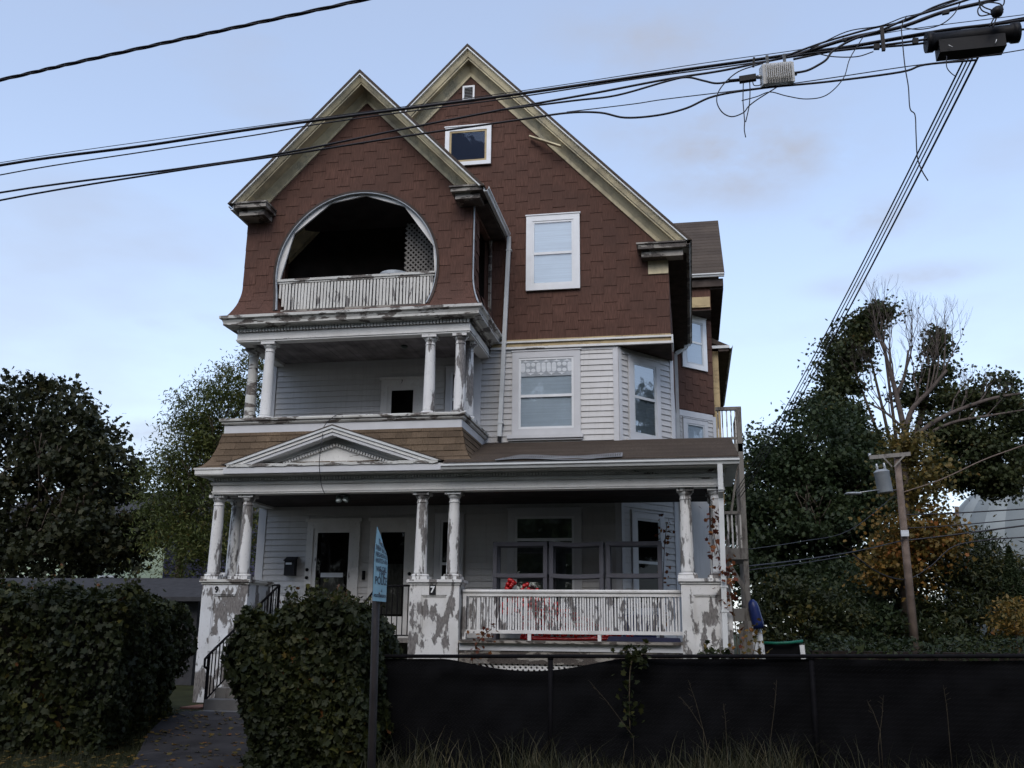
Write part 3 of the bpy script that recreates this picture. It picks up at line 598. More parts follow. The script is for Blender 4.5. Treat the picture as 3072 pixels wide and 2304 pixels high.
# --- rakes and roofs
def rake(ax, az, tl, xl, xr, ze, yf, yw, dmax, slab_y1, mat='tan_rake', sides=(-1, 1)):
    cs = 1 / math.sqrt(1 + tl * tl)
    for sg in sides:
        xe = xr if sg > 0 else xl
        def ln(d, y, zc=None):
            if zc is None: zc = ze
            a = (ax, y, az - d / cs); r = (az - d / cs - zc) / tl; return a, (ax + sg * r, y, zc)
        def strip(name, prof, mt, zc=None):
            A = [ln(d, y, zc) for d, y in prof]; n = len(prof); m = MB(); m.add([a for a, b in A] + [b for a, b in A], [tuple(range(n)), tuple(range(2 * n - 1, n - 1, -1))] + [(i, (i + 1) % n, (i + 1) % n + n, i + n) for i in range(n)]); return m.build(name, mt, H)
        strip('roof_slope', [(-.05, yf - .04), (0, yf - .04), (0, slab_y1), (-.05, slab_y1)], 'roof_brown', ze - .02)
        strip('drip_edge', [(.0, yf - .03), (.028, yf - .03), (.028, yf), (.0, yf)], 'gutter_white', ze - .01)
        q = dmax * .48
        strip('rake_crown', [(0, yf), (.04, yf), (.055, yf + .025), (q * .8, yf + .07), (q * .8, yf + .095), (q, yf + .10), (q, yf + .13), (0, yf + .13)], mat)
        strip('rake_soffit', [(q * .72, yf + .13), (q * .88, yf + .13), (q * .88, yw - .12), (q * .72, yw - .12)], 'tan_rake')
        strip('rake_cove', [(q * .7, yw - .15), (q * .92, yw - .15), (q * 1.15, yw - .11), (dmax * .8, yw - .045), (dmax, yw - .04), (dmax, yw + .0), (q * .7, yw)], mat)
rake(AX, 14.42, 1.053, -9.31, .17, 9.43, 18.9, Mw, .36, 30.5)
rake(TX + .07, 12.68, 1.05, -8.9, -3.66, 9.97, 16.87, TY, .27, 19.6)
m = MB(); m.beam(at(1590, 410, 19.2), at(1684, 440, 18.98), .03, .10, (0, 1, 0)); hp('loose_board', m, 'tan_rake')
# cornice returns
def ret(x0, x1, y0, y1, z1, h, mats=('paint_dirty', 'soffit_dark')):
    m = MB(); m.box(x0 + .07, x1 - .07, y0 + .10, y1, z1 - h, z1 - h * .45); m.box(x0, x1, y0, y1, z1 - h * .45, z1 - .02); m.box(x0 - .03, x1 + .02, y0 - .03, y1, z1 - .02, z1 + .012); return hp('cornice_return', m, mats[0])
ret(-.85, .14, 18.93, Mw - .002, 9.42, .27); ret(-8.88, -8.2, 16.9, TY - .002, 9.98, .24); ret(-4.36, -3.72, 16.9, TY - .002, 10.0, .22)
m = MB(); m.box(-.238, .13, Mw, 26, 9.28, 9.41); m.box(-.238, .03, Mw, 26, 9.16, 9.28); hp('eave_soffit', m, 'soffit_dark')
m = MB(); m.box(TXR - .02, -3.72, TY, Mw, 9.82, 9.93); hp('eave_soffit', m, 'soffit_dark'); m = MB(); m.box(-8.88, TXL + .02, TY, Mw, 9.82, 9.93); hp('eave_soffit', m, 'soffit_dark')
def gutter(p, q, mat='gutter_white', w_=.11, h=.09):
    """K-style trough between two level points, open on top; p, q on its back edge, out to the right of travel"""
    m = MB(); m.sweep([p[:2], q[:2]], [(0, p[2] - h), (w_ * .6, p[2] - h), (w_ * .75, p[2] - h * .55), (w_, p[2] - h * .35), (w_, p[2]), (w_ - .01, p[2]), (w_ - .012, p[2] - h * .3), (w_ * .55, p[2] - h + .012), (.01, p[2] - h + .012), (.01, p[2]), (0, p[2])]); return hp('gutter', m, mat)
gutter((.14, 18.9, 9.42), (.14, 26.3, 9.42), 'paint_dirty'); gutter((-3.70, 16.9, 9.95), (-3.70, 19.22, 9.95)); gutter((-8.9, 19.2, 9.93), (-8.9, 16.9, 9.93))
# rear cross gable and its eaves
def slab_yz(y0, z0, y1, z1, x0, x1, name='roof_slope', t=.06):
    m = MB(); m.prism([(y0, z0), (y1, z1), (y1, z1 + t), (y0, z0 + t)], x0, x1, 'x'); return hp(name, m, 'roof_brown')
rs = slab_yz(25.86, 11.2, 28.46, 13.9, -3, 1.2); slab_yz(31.1, 11.2, 28.46, 13.9, -3, 1.2)
for k in range(18):
    t = k / 18; m = MB(); y = 25.86 + 2.6 * t; z = 11.26 + 2.7 * t; m.prism([(y, z), (y + .15, z + .152), (y + .15, z + .158), (y, z + .016)], -1.5, 1.205, 'x'); m.build('shingle_course', 'roof_brown', rs)
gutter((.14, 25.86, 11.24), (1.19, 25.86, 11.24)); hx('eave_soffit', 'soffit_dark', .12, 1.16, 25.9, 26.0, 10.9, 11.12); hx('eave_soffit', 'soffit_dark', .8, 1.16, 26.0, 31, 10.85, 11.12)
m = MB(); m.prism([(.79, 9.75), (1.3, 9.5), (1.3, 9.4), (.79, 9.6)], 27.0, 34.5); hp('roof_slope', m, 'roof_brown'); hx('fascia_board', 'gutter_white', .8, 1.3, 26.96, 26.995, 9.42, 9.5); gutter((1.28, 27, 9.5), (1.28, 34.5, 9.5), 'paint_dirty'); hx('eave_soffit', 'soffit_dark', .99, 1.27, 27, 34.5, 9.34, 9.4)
# --- tower second-floor porch
fp = [(-8.83, Mw), (-8.83, TY), (-4.03, TY), (-4.03, Mw)]
m = MB(); m.sweep(fp, [(-.22, 7.17), (0, 7.17), (0, 7.2), (.018, 7.2), (.018, 7.225), (0, 7.23), (0, 7.36), (-.22, 7.36)]); hp('frieze', m, 'paint_trim')
m = MB(); m.sweep(fp, [(-.2, 7.362), (.0, 7.362), (.0, 7.44), (-.2, 7.44)]); hp('dentil_ground', m, 'paint_dirty')
m = MB(); m.sweep(fp, [(-.2, 7.442), (.08, 7.442), (.10, 7.47), (.22, 7.475), (.22, 7.53), (-.2, 7.53)]); hp('cornice', m, 'paint_bad')
m = MB(); m.sweep(fp, [(-.2, 7.532), (.225, 7.532), (.24, 7.575), (.285, 7.60), (.285, 7.655), (-.2, 7.66)]); hp('cornice', m, 'paint_bad')
DN = 0
dm = MB(); dm.box(-.022, .022, -.055, 0, 0, .064); dme = dm.mesh('dentil'); dme.materials.append(MATS['paint_trim'])
dm = MB(); dm.box(-.0185, .0185, -.055, 0, 0, .054); dms = dm.mesh('dentil'); dms.materials.append(MATS['paint_trim'])
for k in range(72): obj('dentil', dme, None, H, (-8.83 + .035 + k * .0667, TY, 7.370))
m = MB()
for k in range(28): m.box(-4.01, -3.978, TY + .02 + k * .0667, TY + .06 + k * .0667, 7.371, 7.433)
o = hp('dentil_row', m, 'paint_dirty'); o['kind'] = 'stuff'
for k in range(33):
    m = MB(); x = -8.6 + k * .1355; m.box(x, x + .130, TY + .22, Mw - .02, 7.225 + random.uniform(0, .006), 7.25); hp('ceiling_board', m, 'ceiling_grey')
bp_ = [(-8.84, Mw), (-8.84, 17.2), (-4.1, 17.2), (-4.1, Mw)]
m = MB(); m.sweep(bp_, [(-.3, 5.24), (0, 5.24), (0, 5.42), (-.3, 5.42)]); hp('deck_fascia', m, 'vinyl_trim')
m = MB(); m.sweep(bp_, [(-.3, 5.422), (.02, 5.422), (.045, 5.45), (.045, 5.49), (-.3, 5.49)]); hp('deck_molding', m, 'paint_bad')
m = MB(); m.sweep(bp_, [(-.3, 5.492), (.08, 5.492), (.085, 5.52), (.08, 5.545), (-.3, 5.55)]); hp('deck_edge', m, 'paint_bad'); hx('deck_floor', 'grey_wood', -8.6, -4.3, 17.4, Mw, 5.46, 5.547)
# --- columns
def column(x, y, z0, z1, r0, r1, mat, lab=None):
    h = z1 - z0; m = MB(); n = 24
    m.lathe([(r0 * 1.02, .10), (r0, .14)] + [(r0 + (r1 - r0) * t ** 1.3, .14 + (h - .34) * t) for t in (.15, .3, .45, .6, .75, .9, 1)] + [(r1 * .99, h - .12)], n)
    o = m.build('column', mat, H, (x, y, z0))
    if lab: o['label'] = lab
    b = MB(); b.box(-r0 * 1.42, r0 * 1.42, -r0 * 1.42, r0 * 1.42, 0, .055); b.lathe([(r0 * 1.3, .055), (r0 * 1.4, .075), (r0 * 1.3, .098), (r0 * 1.08, .10)], n); q = b.build('base', mat, o, (x, y, z0))
    b = MB(); b.lathe([(r1 * 1.0, h - .20), (r1 * 1.10, h - .195), (r1 * 1.10, h - .178), (r1, h - .17), (r1 * 1.0, h - .12), (r1 * 1.12, h - .115), (r1 * 1.36, h - .072), (r1 * 1.4, h - .052)], n); b.box(-r1 * 1.55, r1 * 1.55, -r1 * 1.55, r1 * 1.55, h - .052, h); b.build('capital', mat, o, (x, y, z0))
column(-8.17, 17.55, 5.55, 7.168, .115, .093, 'paint_column_fair'); column(-4.84, 17.55, 5.55, 7.168, .115, .093, 'paint_column_fair'); column(-4.24, 17.55, 5.55, 7.168, .115, .093, 'paint_column', 'badly peeling upper porch column')
column(-4.20, 18.1, 5.55, 7.168, .115, .093, 'paint_column'); column(-8.70, 17.95, 5.55, 7.168, .115, .093, 'paint_bad', 'bare grey upper porch column')
# --- lower porch: floor, apron, piers, columns, entablature
FZ = 1.44
for a, b, y0 in ((-8.93, -7.95, 17.0), (-7.95, -5.9, 18.05), (-5.9, .62, 17.0)): hx('porch_floor', 'grey_wood', a, b, y0, Mw, FZ - .06, FZ)
hx('floor_edge', 'paint_dirty', -4.0, -.2, 16.9, 17.0, FZ - .045, FZ - .004); hx('apron_board', 'vinyl_trim', -4.0, -1.9, 16.98, 17.02, 1.27, 1.39); hx('apron_board', 'vinyl_trim', -1.895, -.15, 16.98, 17.02, 1.27, 1.39); hx('apron_board', 'paint_dirty', -4.0, -.15, 17.0, 17.04, 1.05, 1.268)
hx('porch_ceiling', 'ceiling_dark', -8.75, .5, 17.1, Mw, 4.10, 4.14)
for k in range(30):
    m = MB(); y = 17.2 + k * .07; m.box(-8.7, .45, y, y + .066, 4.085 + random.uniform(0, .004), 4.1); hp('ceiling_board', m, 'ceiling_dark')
def pier(x0, x1, y0, y1, z0, z1, lab):
    PW = 'paint_pier_bad' if x0 < -8 else 'paint_worn'
    m = MB(); m.box(x0 + .03, x1 - .03, y0 + .03, y1 - .03, z0, z1 - .09); o = hp('pier', m, PW); o['label'] = lab
    w_ = x1 - x0; s = w_ * .24; ym = y0 + .0
    bl = [(x0, x0 + s, z0, z1 - .09), (x1 - s, x1, z0, z1 - .09), (x0 + s + .002, x1 - s - .002, z1 - .27, z1 - .09), (x0 + s + .002, x1 - s - .002, z0, z0 + .16), (x0 + s + .002, x1 - s - .002, z1 - 1.28, z1 - 1.02)]
    for a, b, c_, d in bl:
        if c_ < z0: continue
        m = MB(); m.box(a, b, ym, y0 + .029, max(c_, z0), d); m.build('pier_board', PW, o)
    for sx in (x0, x1):
        m = MB(); m.box(min(sx, sx + (.029 if sx == x0 else -.029)), max(sx, sx + (.029 if sx == x0 else -.029)), y0 + .03, y1, z0, z1 - .09); m.build('pier_board', PW, o)
    for zz in ((z1 - 1.02, z1 - .27), (z0 + .16, z1 - 1.28)):
        if zz[1] - zz[0] < .2: continue
        a, b = x0 + s, x1 - s; m = MB()
        for t in ((a, a + .025, zz[0], zz[1]), (b - .025, b, zz[0], zz[1]), (a + .025, b - .025, zz[0], zz[0] + .025), (a + .025, b - .025, zz[1] - .025, zz[1])): m.box(t[0] + .002, t[1] - .002, y0 + .012, y0 + .03, t[2], t[3])
        m.build('panel_molding', PW, o)
    m = MB(); m.box(x0 - .02, x1 + .02, y0 - .02, y1 + .02, z1 - .09, z1 - .05); m.box(x0 - .05, x1 + .05, y0 - .05, y1 + .05, z1 - .05, z1); m.build('pier_cap', 'paint_bad' if x0 < -8 else 'paint_worn', o)
    return o
pL = pier(-8.89, -7.99, 16.97, 17.95, .30, 2.47, 'tall peeling pier with three columns at the left of the steps'); pM = pier(-4.92, -4.02, 16.97, 17.42, .3, 2.47, 'peeling pier with house number 7'); pR = pier(-.17, .66, 16.97, 17.95, .3, 2.49, 'peeling pier at the right end of the porch')
for x, y in ((-8.81, 17.2), (-8.22, 17.2), (-8.72, 17.75), (-4.80, 17.2), (-4.20, 17.2), (-.05, 17.2), (.48, 17.2), (.46, 17.75)):
    column(x, y, 2.475 if x < -.2 else 2.495, 4.048, .118, .096, 'paint_column')
for x, zz, ch, p in ((-8.60, 2.28, '9', pL), (-4.50, 2.29, '7', pM)):
    cu = bpy.data.curves.new('number', 'FONT'); cu.body = ch; cu.size = .15; cu.align_x = 'CENTER'; cu.align_y = 'CENTER'; cu.extrude = .002; cu.offset = .006
    tmp = bpy.data.objects.new('tmp', cu); COL.objects.link(tmp); dg = bpy.context.evaluated_depsgraph_get(); me = bpy.data.meshes.new_from_object(tmp.evaluated_get(dg)); bpy.data.objects.remove(tmp)
    if ch == '7':
        pl = hx('number_plate', 'number_black', x - .06, x + .06, 16.958, 16.969, zz - .085, zz + .085); o = obj('number', me, 'number_white', pl, (x, 16.955, zz), (R(90), 0, 0))
    else: obj('number', me, 'number_black', p, (x, 16.962, zz), (R(90), 0, 0))
ep = [(-8.87, Mw), (-8.87, 17.0), (.60, 17.0), (.60, Mw)]
m = MB(); m.sweep(ep, [(-.24, 4.05), (.0, 4.05), (0, 4.075), (.014, 4.078), (.014, 4.10), (.0, 4.105), (.0, 4.215), (-.24, 4.215)]); hp('frieze', m, 'paint_trim')
m = MB(); m.sweep(ep, [(-.24, 4.217), (.02, 4.217), (.035, 4.24), (.035, 4.275), (.0, 4.285), (.0, 4.355), (-.24, 4.355)]); hp('frieze', m, 'paint_trim')
m = MB(); m.sweep(ep, [(-.24, 4.357), (.06, 4.357), (.07, 4.375), (.25, 4.378), (.25, 4.392), (.26, 4.395), (.26, 4.475), (.275, 4.48), (.28, 4.515), (-.24, 4.515)]); hp('cornice', m, 'paint_trim')
for k in range(169): obj('dentil', dms, None, H, (-8.84 + k * .0559, 17.0, 4.293))
gutter((-4.33, 16.72, 4.475), (.88, 16.72, 4.475)); hx('drip_edge', 'gutter_white', -4.2, .86, 16.70, 16.73, 4.50, 4.53)
# porch roof in shingle courses
pr = None
for k in range(19):
    t0, t1 = k / 19, (k + 1) / 19; y0, y1 = 16.7 + 2.62 * t0, 16.7 + 2.62 * t1; z0, z1 = 4.53 + .82 * t0, 4.53 + .82 * t1
    m = MB(); m.prism([(y0 - .01, z0 - .02), (y1, z1 - .02), (y1, z1 + .004), (y0 - .01, z0 + .012)], -4.3, .87, 'x')
    if pr is None: pr = m.build('porch_roof', 'roof_brown', H)
    else: m.build('shingle_course', 'roof_brown', pr)
hx('flat_deck', 'roof_brown', -1.33, .87, 19.32, 25.9, 5.25, 5.36)
# perforated gutter guard lying on the eave
gg = MB(); n = 60
for i in range(n):
    x = -3.35 + 2.25 * i / n; lift = .03 + .02 * math.sin(i * .13); hgt = .16 * min(1, .25 + i / 14)
    gg.add([(x, 16.66, 4.50 + lift), (x + 2.25 / n + .001, 16.66, 4.50 + lift), (x + 2.25 / n + .001, 16.66 + hgt, 4.50 + lift + hgt * .62), (x, 16.66 + hgt, 4.50 + lift + hgt * .62)], [(0, 1, 2, 3)])
GG = gg.build('gutter_guard', 'steel', H)
for i in range(0, 52):
    x = -3.2 + 2.08 * i / 52; q = MB()
    for r in range(2): y = 16.70 + r * .06; z = 4.565 + r * .037; q.prism([(x, z), (x + .022, z + .014), (x, z + .03), (x + .010, z + .03), (x + .032, z + .014), (x + .010, z)], y - .008, y - .003)
    o = q.build("punched_row", "soffit_dark", GG); o["kind"] = "stuff"
# curved skirt roof of the left bay, shingle by shingle
SK = [(.40, 4.50), (.26, 4.59), (.165, 4.72), (.11, 4.86), (.065, 5.02), (.03, 5.18), (.015, 5.26)]
def skp(t):
    t = max(0, min(.9999, t)) * (len(SK) - 1); i = int(t); f = t - i; a, b = SK[i], SK[i + 1]; return a[0] + (b[0] - a[0]) * f, a[1] + (b[1] - a[1]) * f
m = MB(); m.sweep(bp_, [(-.3, 4.48)] + SK + [(-.3, 5.26)]); SKR = hp('skirt_roof', m, 'tan_shingle')
rows = 7
for r in range(rows):
    t0, t1 = r / rows, (r + 1.02) / rows; (o0, z0), (om, zm), (o1, z1) = skp(t0), skp((t0 + t1) / 2), skp(t1)
    x = -8.84 - .16 * ((r % 2) + random.random() * .5); 
    while x < -4.1 + o0:
        w_ = .31; a0, a1 = max(x, -8.84 - o0), min(x + w_ - .012, -4.1 + o0)
        b0, b1 = max(x, -8.84 - o1), min(x + w_ - .012, -4.1 + o1)
        if a1 - a0 > .03 and b1 - b0 > .01:
            e = .014 + random.uniform(-.003, .004); q = MB(); vs = []
            for (oo, zz, xa, xb, ee) in ((o0, z0, a0, a1, e), (om, zm, (a0 + b0) / 2, (a1 + b1) / 2, e * .6), (o1, z1, b0, b1, .002)): vs += [(xa, 17.2 - oo - ee, zz + ee * .3), (xb, 17.2 - oo - ee, zz + ee * .3)]
            vs += [(a0, 17.2 - o0 + .01, z0), (a1, 17.2 - o0 + .01, z0)]; q.add(vs, [(0, 1, 3, 2), (2, 3, 5, 4), (6, 7, 1, 0), (0, 2, 6), (1, 7, 3)]); q.build('roof_shingle', 'tan_shingle', SKR)
        x += w_
    for X0, sg in ((-8.84, -1), (-4.1, 1)):
        y = 17.2
        while y < 19.2:
            y1 = y + .31; ya = y - o0 if y == 17.2 else y; yb = y - o1 if y == 17.2 else y; e = .013; q = MB()
            q.add([(X0 + sg * (o0 + e), ya, z0), (X0 + sg * (o0 + e), y1 - .006, z0), (X0 + sg * (o1 + .002), y1 - .006, z1), (X0 + sg * (o1 + .002), yb, z1), (X0 + sg * (o0 - .01), ya, z0), (X0 + sg * (o0 - .01), y1 - .006, z0)], [(0, 1, 2, 3), (4, 5, 1, 0)]); q.build('roof_shingle', 'tan_shingle', SKR); y = y1
# --- pediment over the entry
def pediment():
    px, pz, hw, zb, y = -6.435, 5.25, 2.085, 4.56, 16.70; tl = (pz - zb) / hw; cs = 1 / math.sqrt(1 + tl * tl)
    P = hx('pediment', 'paint_trim', px - hw + .15, px + hw - .15, y + .22, y + .27, zb - .04, zb + .02); P['label'] = 'low triangular pediment over the steps'
    m = MB(); m.prism([(px - hw + .3, zb), (px + hw - .3, zb), (px, pz - .1)], y + .26, y + .5); m.build('tympanum', 'paint_trim', P)
    m = MB(); m.prism([(px - 2.02, zb), (px + 2.02, zb), (px + .01, pz - .02)], y + .5, 17.7); m.build('pediment_roof', 'tan_shingle', P)
    def strip(name, d0, d1, y0, y1, mat, z=zb):
        for sg in (-1, 1):
            q = []
            for d in (d0, d1):
                a = (px, pz - d / cs); r = max(.01, (pz - d / cs - z) / tl); q.append((a, (px + sg * r, z)))
            m = MB(); m.prism([q[0][0], q[0][1], q[1][1], q[1][0]], y0, y1); m.build(name, mat, P)
    strip('pediment_flashing', -.02, .0, y - .03, y + .6, 'roof_brown'); strip('raking_fascia', 0, .045, y - .025, y + .3, 'gutter_white'); strip('raking_cornice', .047, .105, y, y + .3, 'paint_trim'); strip('raking_cornice', .107, .165, y + .02, y + .3, 'vinyl_trim')
    strip('raking_bed', .225, .245, y + .225, y + .262, 'paint_trim'); strip('raking_bed', .305, .32, y + .235, y + .262, 'paint_dirty')
    for sg in (-1, 1):
        for k in range(19):
            r = .03 + k * .0535; z = pz - (.30) / cs - tl * r
            if z < zb + .02: continue
            m = MB(); m.box(-.0185, .0185, -.055, 0, -.026, .026); m.build('dentil', 'paint_trim', P, (px + sg * r, y + .262, z), (0, sg * math.atan(tl), 0))
    m = MB(); n = 40; vs = []
    for i in range(n + 1):
        x = px - hw + .05 + (2 * hw - .1) * i / n; j = random.uniform(-.006, .006); vs += [(x, y - .02, zb - .05 + j), (x, y - .02, zb + .005 + j * 1.3), (x, y + .25, zb + .012), (x, y + .25, zb - .05)]
    m.add(vs, [(4 * i + k, 4 * i + (k + 1) % 4, 4 * i + 4 + (k + 1) % 4, 4 * i + 4 + k) for i in range(n) for k in range(4)] + [(0, 1, 2, 3), (4 * n, 4 * n + 1, 4 * n + 2, 4 * n + 3)]); m.build('pediment_shelf', 'paint_bad', P)
    m = MB(); m.box(px - hw - .02, px + hw, y + .0, y + .08, zb - .17, zb - .052); m.build('pediment_fascia', 'vinyl_trim', P)
pediment()
# --- porch balustrade
m = MB(); m.sweep([(-4.0, 17.2), (-.17, 17.2)], [(-.055, 2.255), (.055, 2.255), (.06, 2.28), (.05, 2.305), (-.05, 2.305), (-.06, 2.28)]); m.box(-4.0, -.17, 17.165, 17.235, 2.19, 2.252); hp('top_rail', m, 'paint_fair')
m = MB(); m.box(-4.0, -.17, 17.165, 17.235, 1.555, 1.615); hp('bottom_rail', m, 'paint_fair'); m = MB(); m.box(-3.99, -3.93, 17.15, 17.25, 1.45, 2.2); hp('rail_post', m, 'paint_column')
n = 79
bm_ = MB(); bm_.box(-.0145, .0145, -.0145, .0145, 1.615, 2.19); bme = bm_.mesh('baluster'); bme.materials.append(MATS['paint_baluster'])
for k in range(n): obj('baluster', bme, None, H, (-3.9 + 3.7 * (k + .5) / n + random.uniform(-.003, .003), 17.2, 0), (random.uniform(-.004, .004), random.uniform(-.004, .004), random.uniform(-.05, .05)))
for x in (-2.80, -1.58): hx('rail_foot', 'paint_worn', x - .03, x + .03, 17.17, 17.23, FZ, 1.553)
# lattice below the floor
for k in range(42):
    for sg in (1, -1):
        x = -4.0 + k * .095; zz0, zz1 = .35, 1.26; dx = (zz1 - zz0)
        xa, xb = (x, x + dx) if sg > 0 else (x + dx, x)
        if max(xa, xb) > -.15: continue
        m = MB(); m.beam((xa, 17.03 + (.009 if sg > 0 else 0), zz0), (xb, 17.03 + (.009 if sg > 0 else 0), zz1), .008, .034, (0, 0, 1)); hp('lattice_slat', m, 'paint_fair')
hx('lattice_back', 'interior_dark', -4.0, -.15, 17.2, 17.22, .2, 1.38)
# --- steps and iron handrails
STEP = None
for k in range(8):
    m = MB(); m.box(-7.92, -5.92, 15.15 + k * .36, 18.06, .1 if k == 0 else .135 + k * .163, .135 + (k + 1) * .163 - .001); o = m.build('step', 'concrete' if k < 2 else 'grey_wood', H)
m = MB(); m.box(-8.55, -8.2, 15.9, 16.6, .05, .30); m.build('step_base', 'brick_red', H)
def rail_panel(pts, z_lo, post_ids, name, n_bars):
    """sloped handrail with bars; pts = top rail points"""
    m = MB(); m.tube(pts, .022, 6, False); o = m.build(name, 'black_iron', H); lo = [(p[0], p[1], p[2] - z_lo) for p in pts]
    m = MB(); m.tube(lo, .014, 6, False); m.build('lower_rail', 'black_iron', o)
    for s in range(len(pts) - 1):
        a, b = Vector(pts[s]), Vector(pts[s + 1]); nb = max(1, int((b - a).length / .13))
        for k in range(nb + 1):
            p = a + (b - a) * k / nb; m = MB(); m.beam(p, p - Vector((0, 0, z_lo)), .016, .016, (0, 1, 0)); m.build('bar', 'black_iron', o)
    for i, zb in post_ids: p = Vector(pts[i]); m = MB(); m.beam(p, (p[0], p[1], zb), .04, .04, (0, 1, 0)); m.build('newel', 'black_iron', o)
    return o
rail_panel([(-7.92, 15.55, 1.17), (-7.92, 18.2, 2.42)], .72, [(0, .3), (1, FZ)], 'handrail', 0); rail_panel([(-7.92, 18.2, 2.42), (-8.88, 18.2, 2.42)], .9, [(1, FZ)], 'porch_rail', 0)
rail_panel([(-5.92, 15.55, 1.17), (-5.92, 18.2, 2.40)], .72, [(0, .3), (1, FZ)], 'handrail', 0); rail_panel([(-5.92, 18.2, 2.40), (-4.95, 17.7, 2.40)], .9, [(1, FZ)], 'porch_rail', 0)
m = MB(); m.tube([(-7.92, 15.55, 1.17), (-7.92, 15.42, 1.10), (-7.92, 15.42, .98), (-7.92, 15.52, .95)], .022, 6); m.build('rail_scroll', 'black_iron', H)
# --- downspouts
def spout(pts, w_=.085, d=.065, mat='gutter_white', straps=()):
    m = MB()
    for a, b in zip(pts[:-1], pts[1:]): m.beam(a, b, w_, d, (0, 1, 0))
    o = m.build('downspout', mat, H)
    for z in straps: q = MB(); p = Vector(pts[-2]).lerp(Vector(pts[-1]), (pts[-2][2] - z) / (pts[-2][2] - pts[-1][2])); q.box(p.x - w_ * .62, p.x + w_ * .8, p.y - d * .62, p.y + .06, z - .015, z + .015); q.build('strap', mat, o)
    return o
o = spout([(-3.62, 19.18, 9.86), (-3.62, 19.2, 9.7), (-3.77, 19.2, 5.47)], straps=(9.55, 5.75)); m = MB(); m.beam((-3.77, 19.2, 5.47), (-3.775, 19.2, 5.36), .07, .055, (0, 1, 0)); m.build('outlet', 'black_plastic', o)
spout([(.55, 16.68, 4.39), (.55, 16.70, 3.95), (.55, 16.86, 3.85), (.52, 16.86, 1.2)], .085, .07, 'gutter_white', (2.35, 1.95))
spout([(.16, 26.1, 9.33), (.10, 26.0, 9.22), (-.20, 25.9, 9.0), (-.20, 25.9, 5.4)], .09, .07)
# --- weathered rear deck and stair tower on the right
for x, y, zt in ((1.3, 24, 7.0), (.85, 24, 3.6), (1.3, 25.8, 7.0)): hx('deck_post', 'grey_wood', x - .06, x + .06, y - .06, y + .06, .3, zt)
hx('deck_beam', 'grey_wood', .74, 1.36, 23.94, 26.0, 5.9, 6.1); hx('deck_rail', 'grey_wood', .74, 1.36, 23.95, 24.07, 6.95, 7.03); hx('deck_rail', 'grey_wood', .74, 1.26, 23.98, 24.04, 6.22, 6.27); hx('deck_rail', 'grey_wood', 1.25, 1.37, 24.05, 26, 6.95, 7.02)
for k in range(5): hx('deck_baluster', 'paint_worn', .78 + k * .105, .81 + k * .105, 23.995, 24.025, 6.1, 6.95)
hx('landing', 'grey_wood', .78, 1.36, 23.9, 25.5, 3.3, 3.56); hx('deck_rail', 'grey_wood', .85, 1.25, 23.96, 24.04, 4.38, 4.45)
for k in range(4): hx('deck_baluster', 'paint_worn', .9 + k * .1, .94 + k * .1, 23.98, 24.02, 3.56, 4.38)
m = MB(); m.beam((.85, 24.2, 3.5), (1.3, 24.2, 6.0), .25, .05); m.beam((1.3, 24.0, 2.5), (.85, 24.0, 3.3), .06, .09); hp('stair_stringer', m, 'grey_wood')
# porch lamp under the ceiling, spotlights
m = MB(); m.lathe([(0, 0), (.06, 0), (.06, .03), (0, .035)], 12); fl = m.build('flood_light', 'lamp_grey', H, (-6.35, 17.25, 4.03))
for dx in (-.09, .09):
    m = MB(); m.lathe([(0, 0), (.05, -.01), (.062, -.12), (.0, -.12)], 12); q = m.build('lamp_head', 'lamp_grey', fl, (-6.35 + dx, 17.24, 4.02), (R(-28), dx * 3, 0)); m = MB(); m.lathe([(0, -.121), (.056, -.122), (0, -.135)], 12); z = obj('lens', m.mesh('lens'), 'lens_glass', q); z.location = (0, 0, 0)
m = MB(); m.lathe([(0, 0), (.07, 0), (.07, -.03), (.03, -.06), (0, -.06)], 12); m.build('ceiling_lamp', 'lamp_grey', H, (-5.6, 18.3, 7.225))
# loose wire looping down over the pediment
m = MB(); m.tube(spline([at(1028, 1242, 17.12), at(1005, 1247, 17.1), at(973, 1278, 16.9), at(966, 1320, 16.6), at(958, 1385, 16.6), at(961, 1430, 16.66), at(966, 1462, 16.9), at(975, 1482, 16.95)], 6), .007, 5); hp('loose_wire', m, 'wire_black')
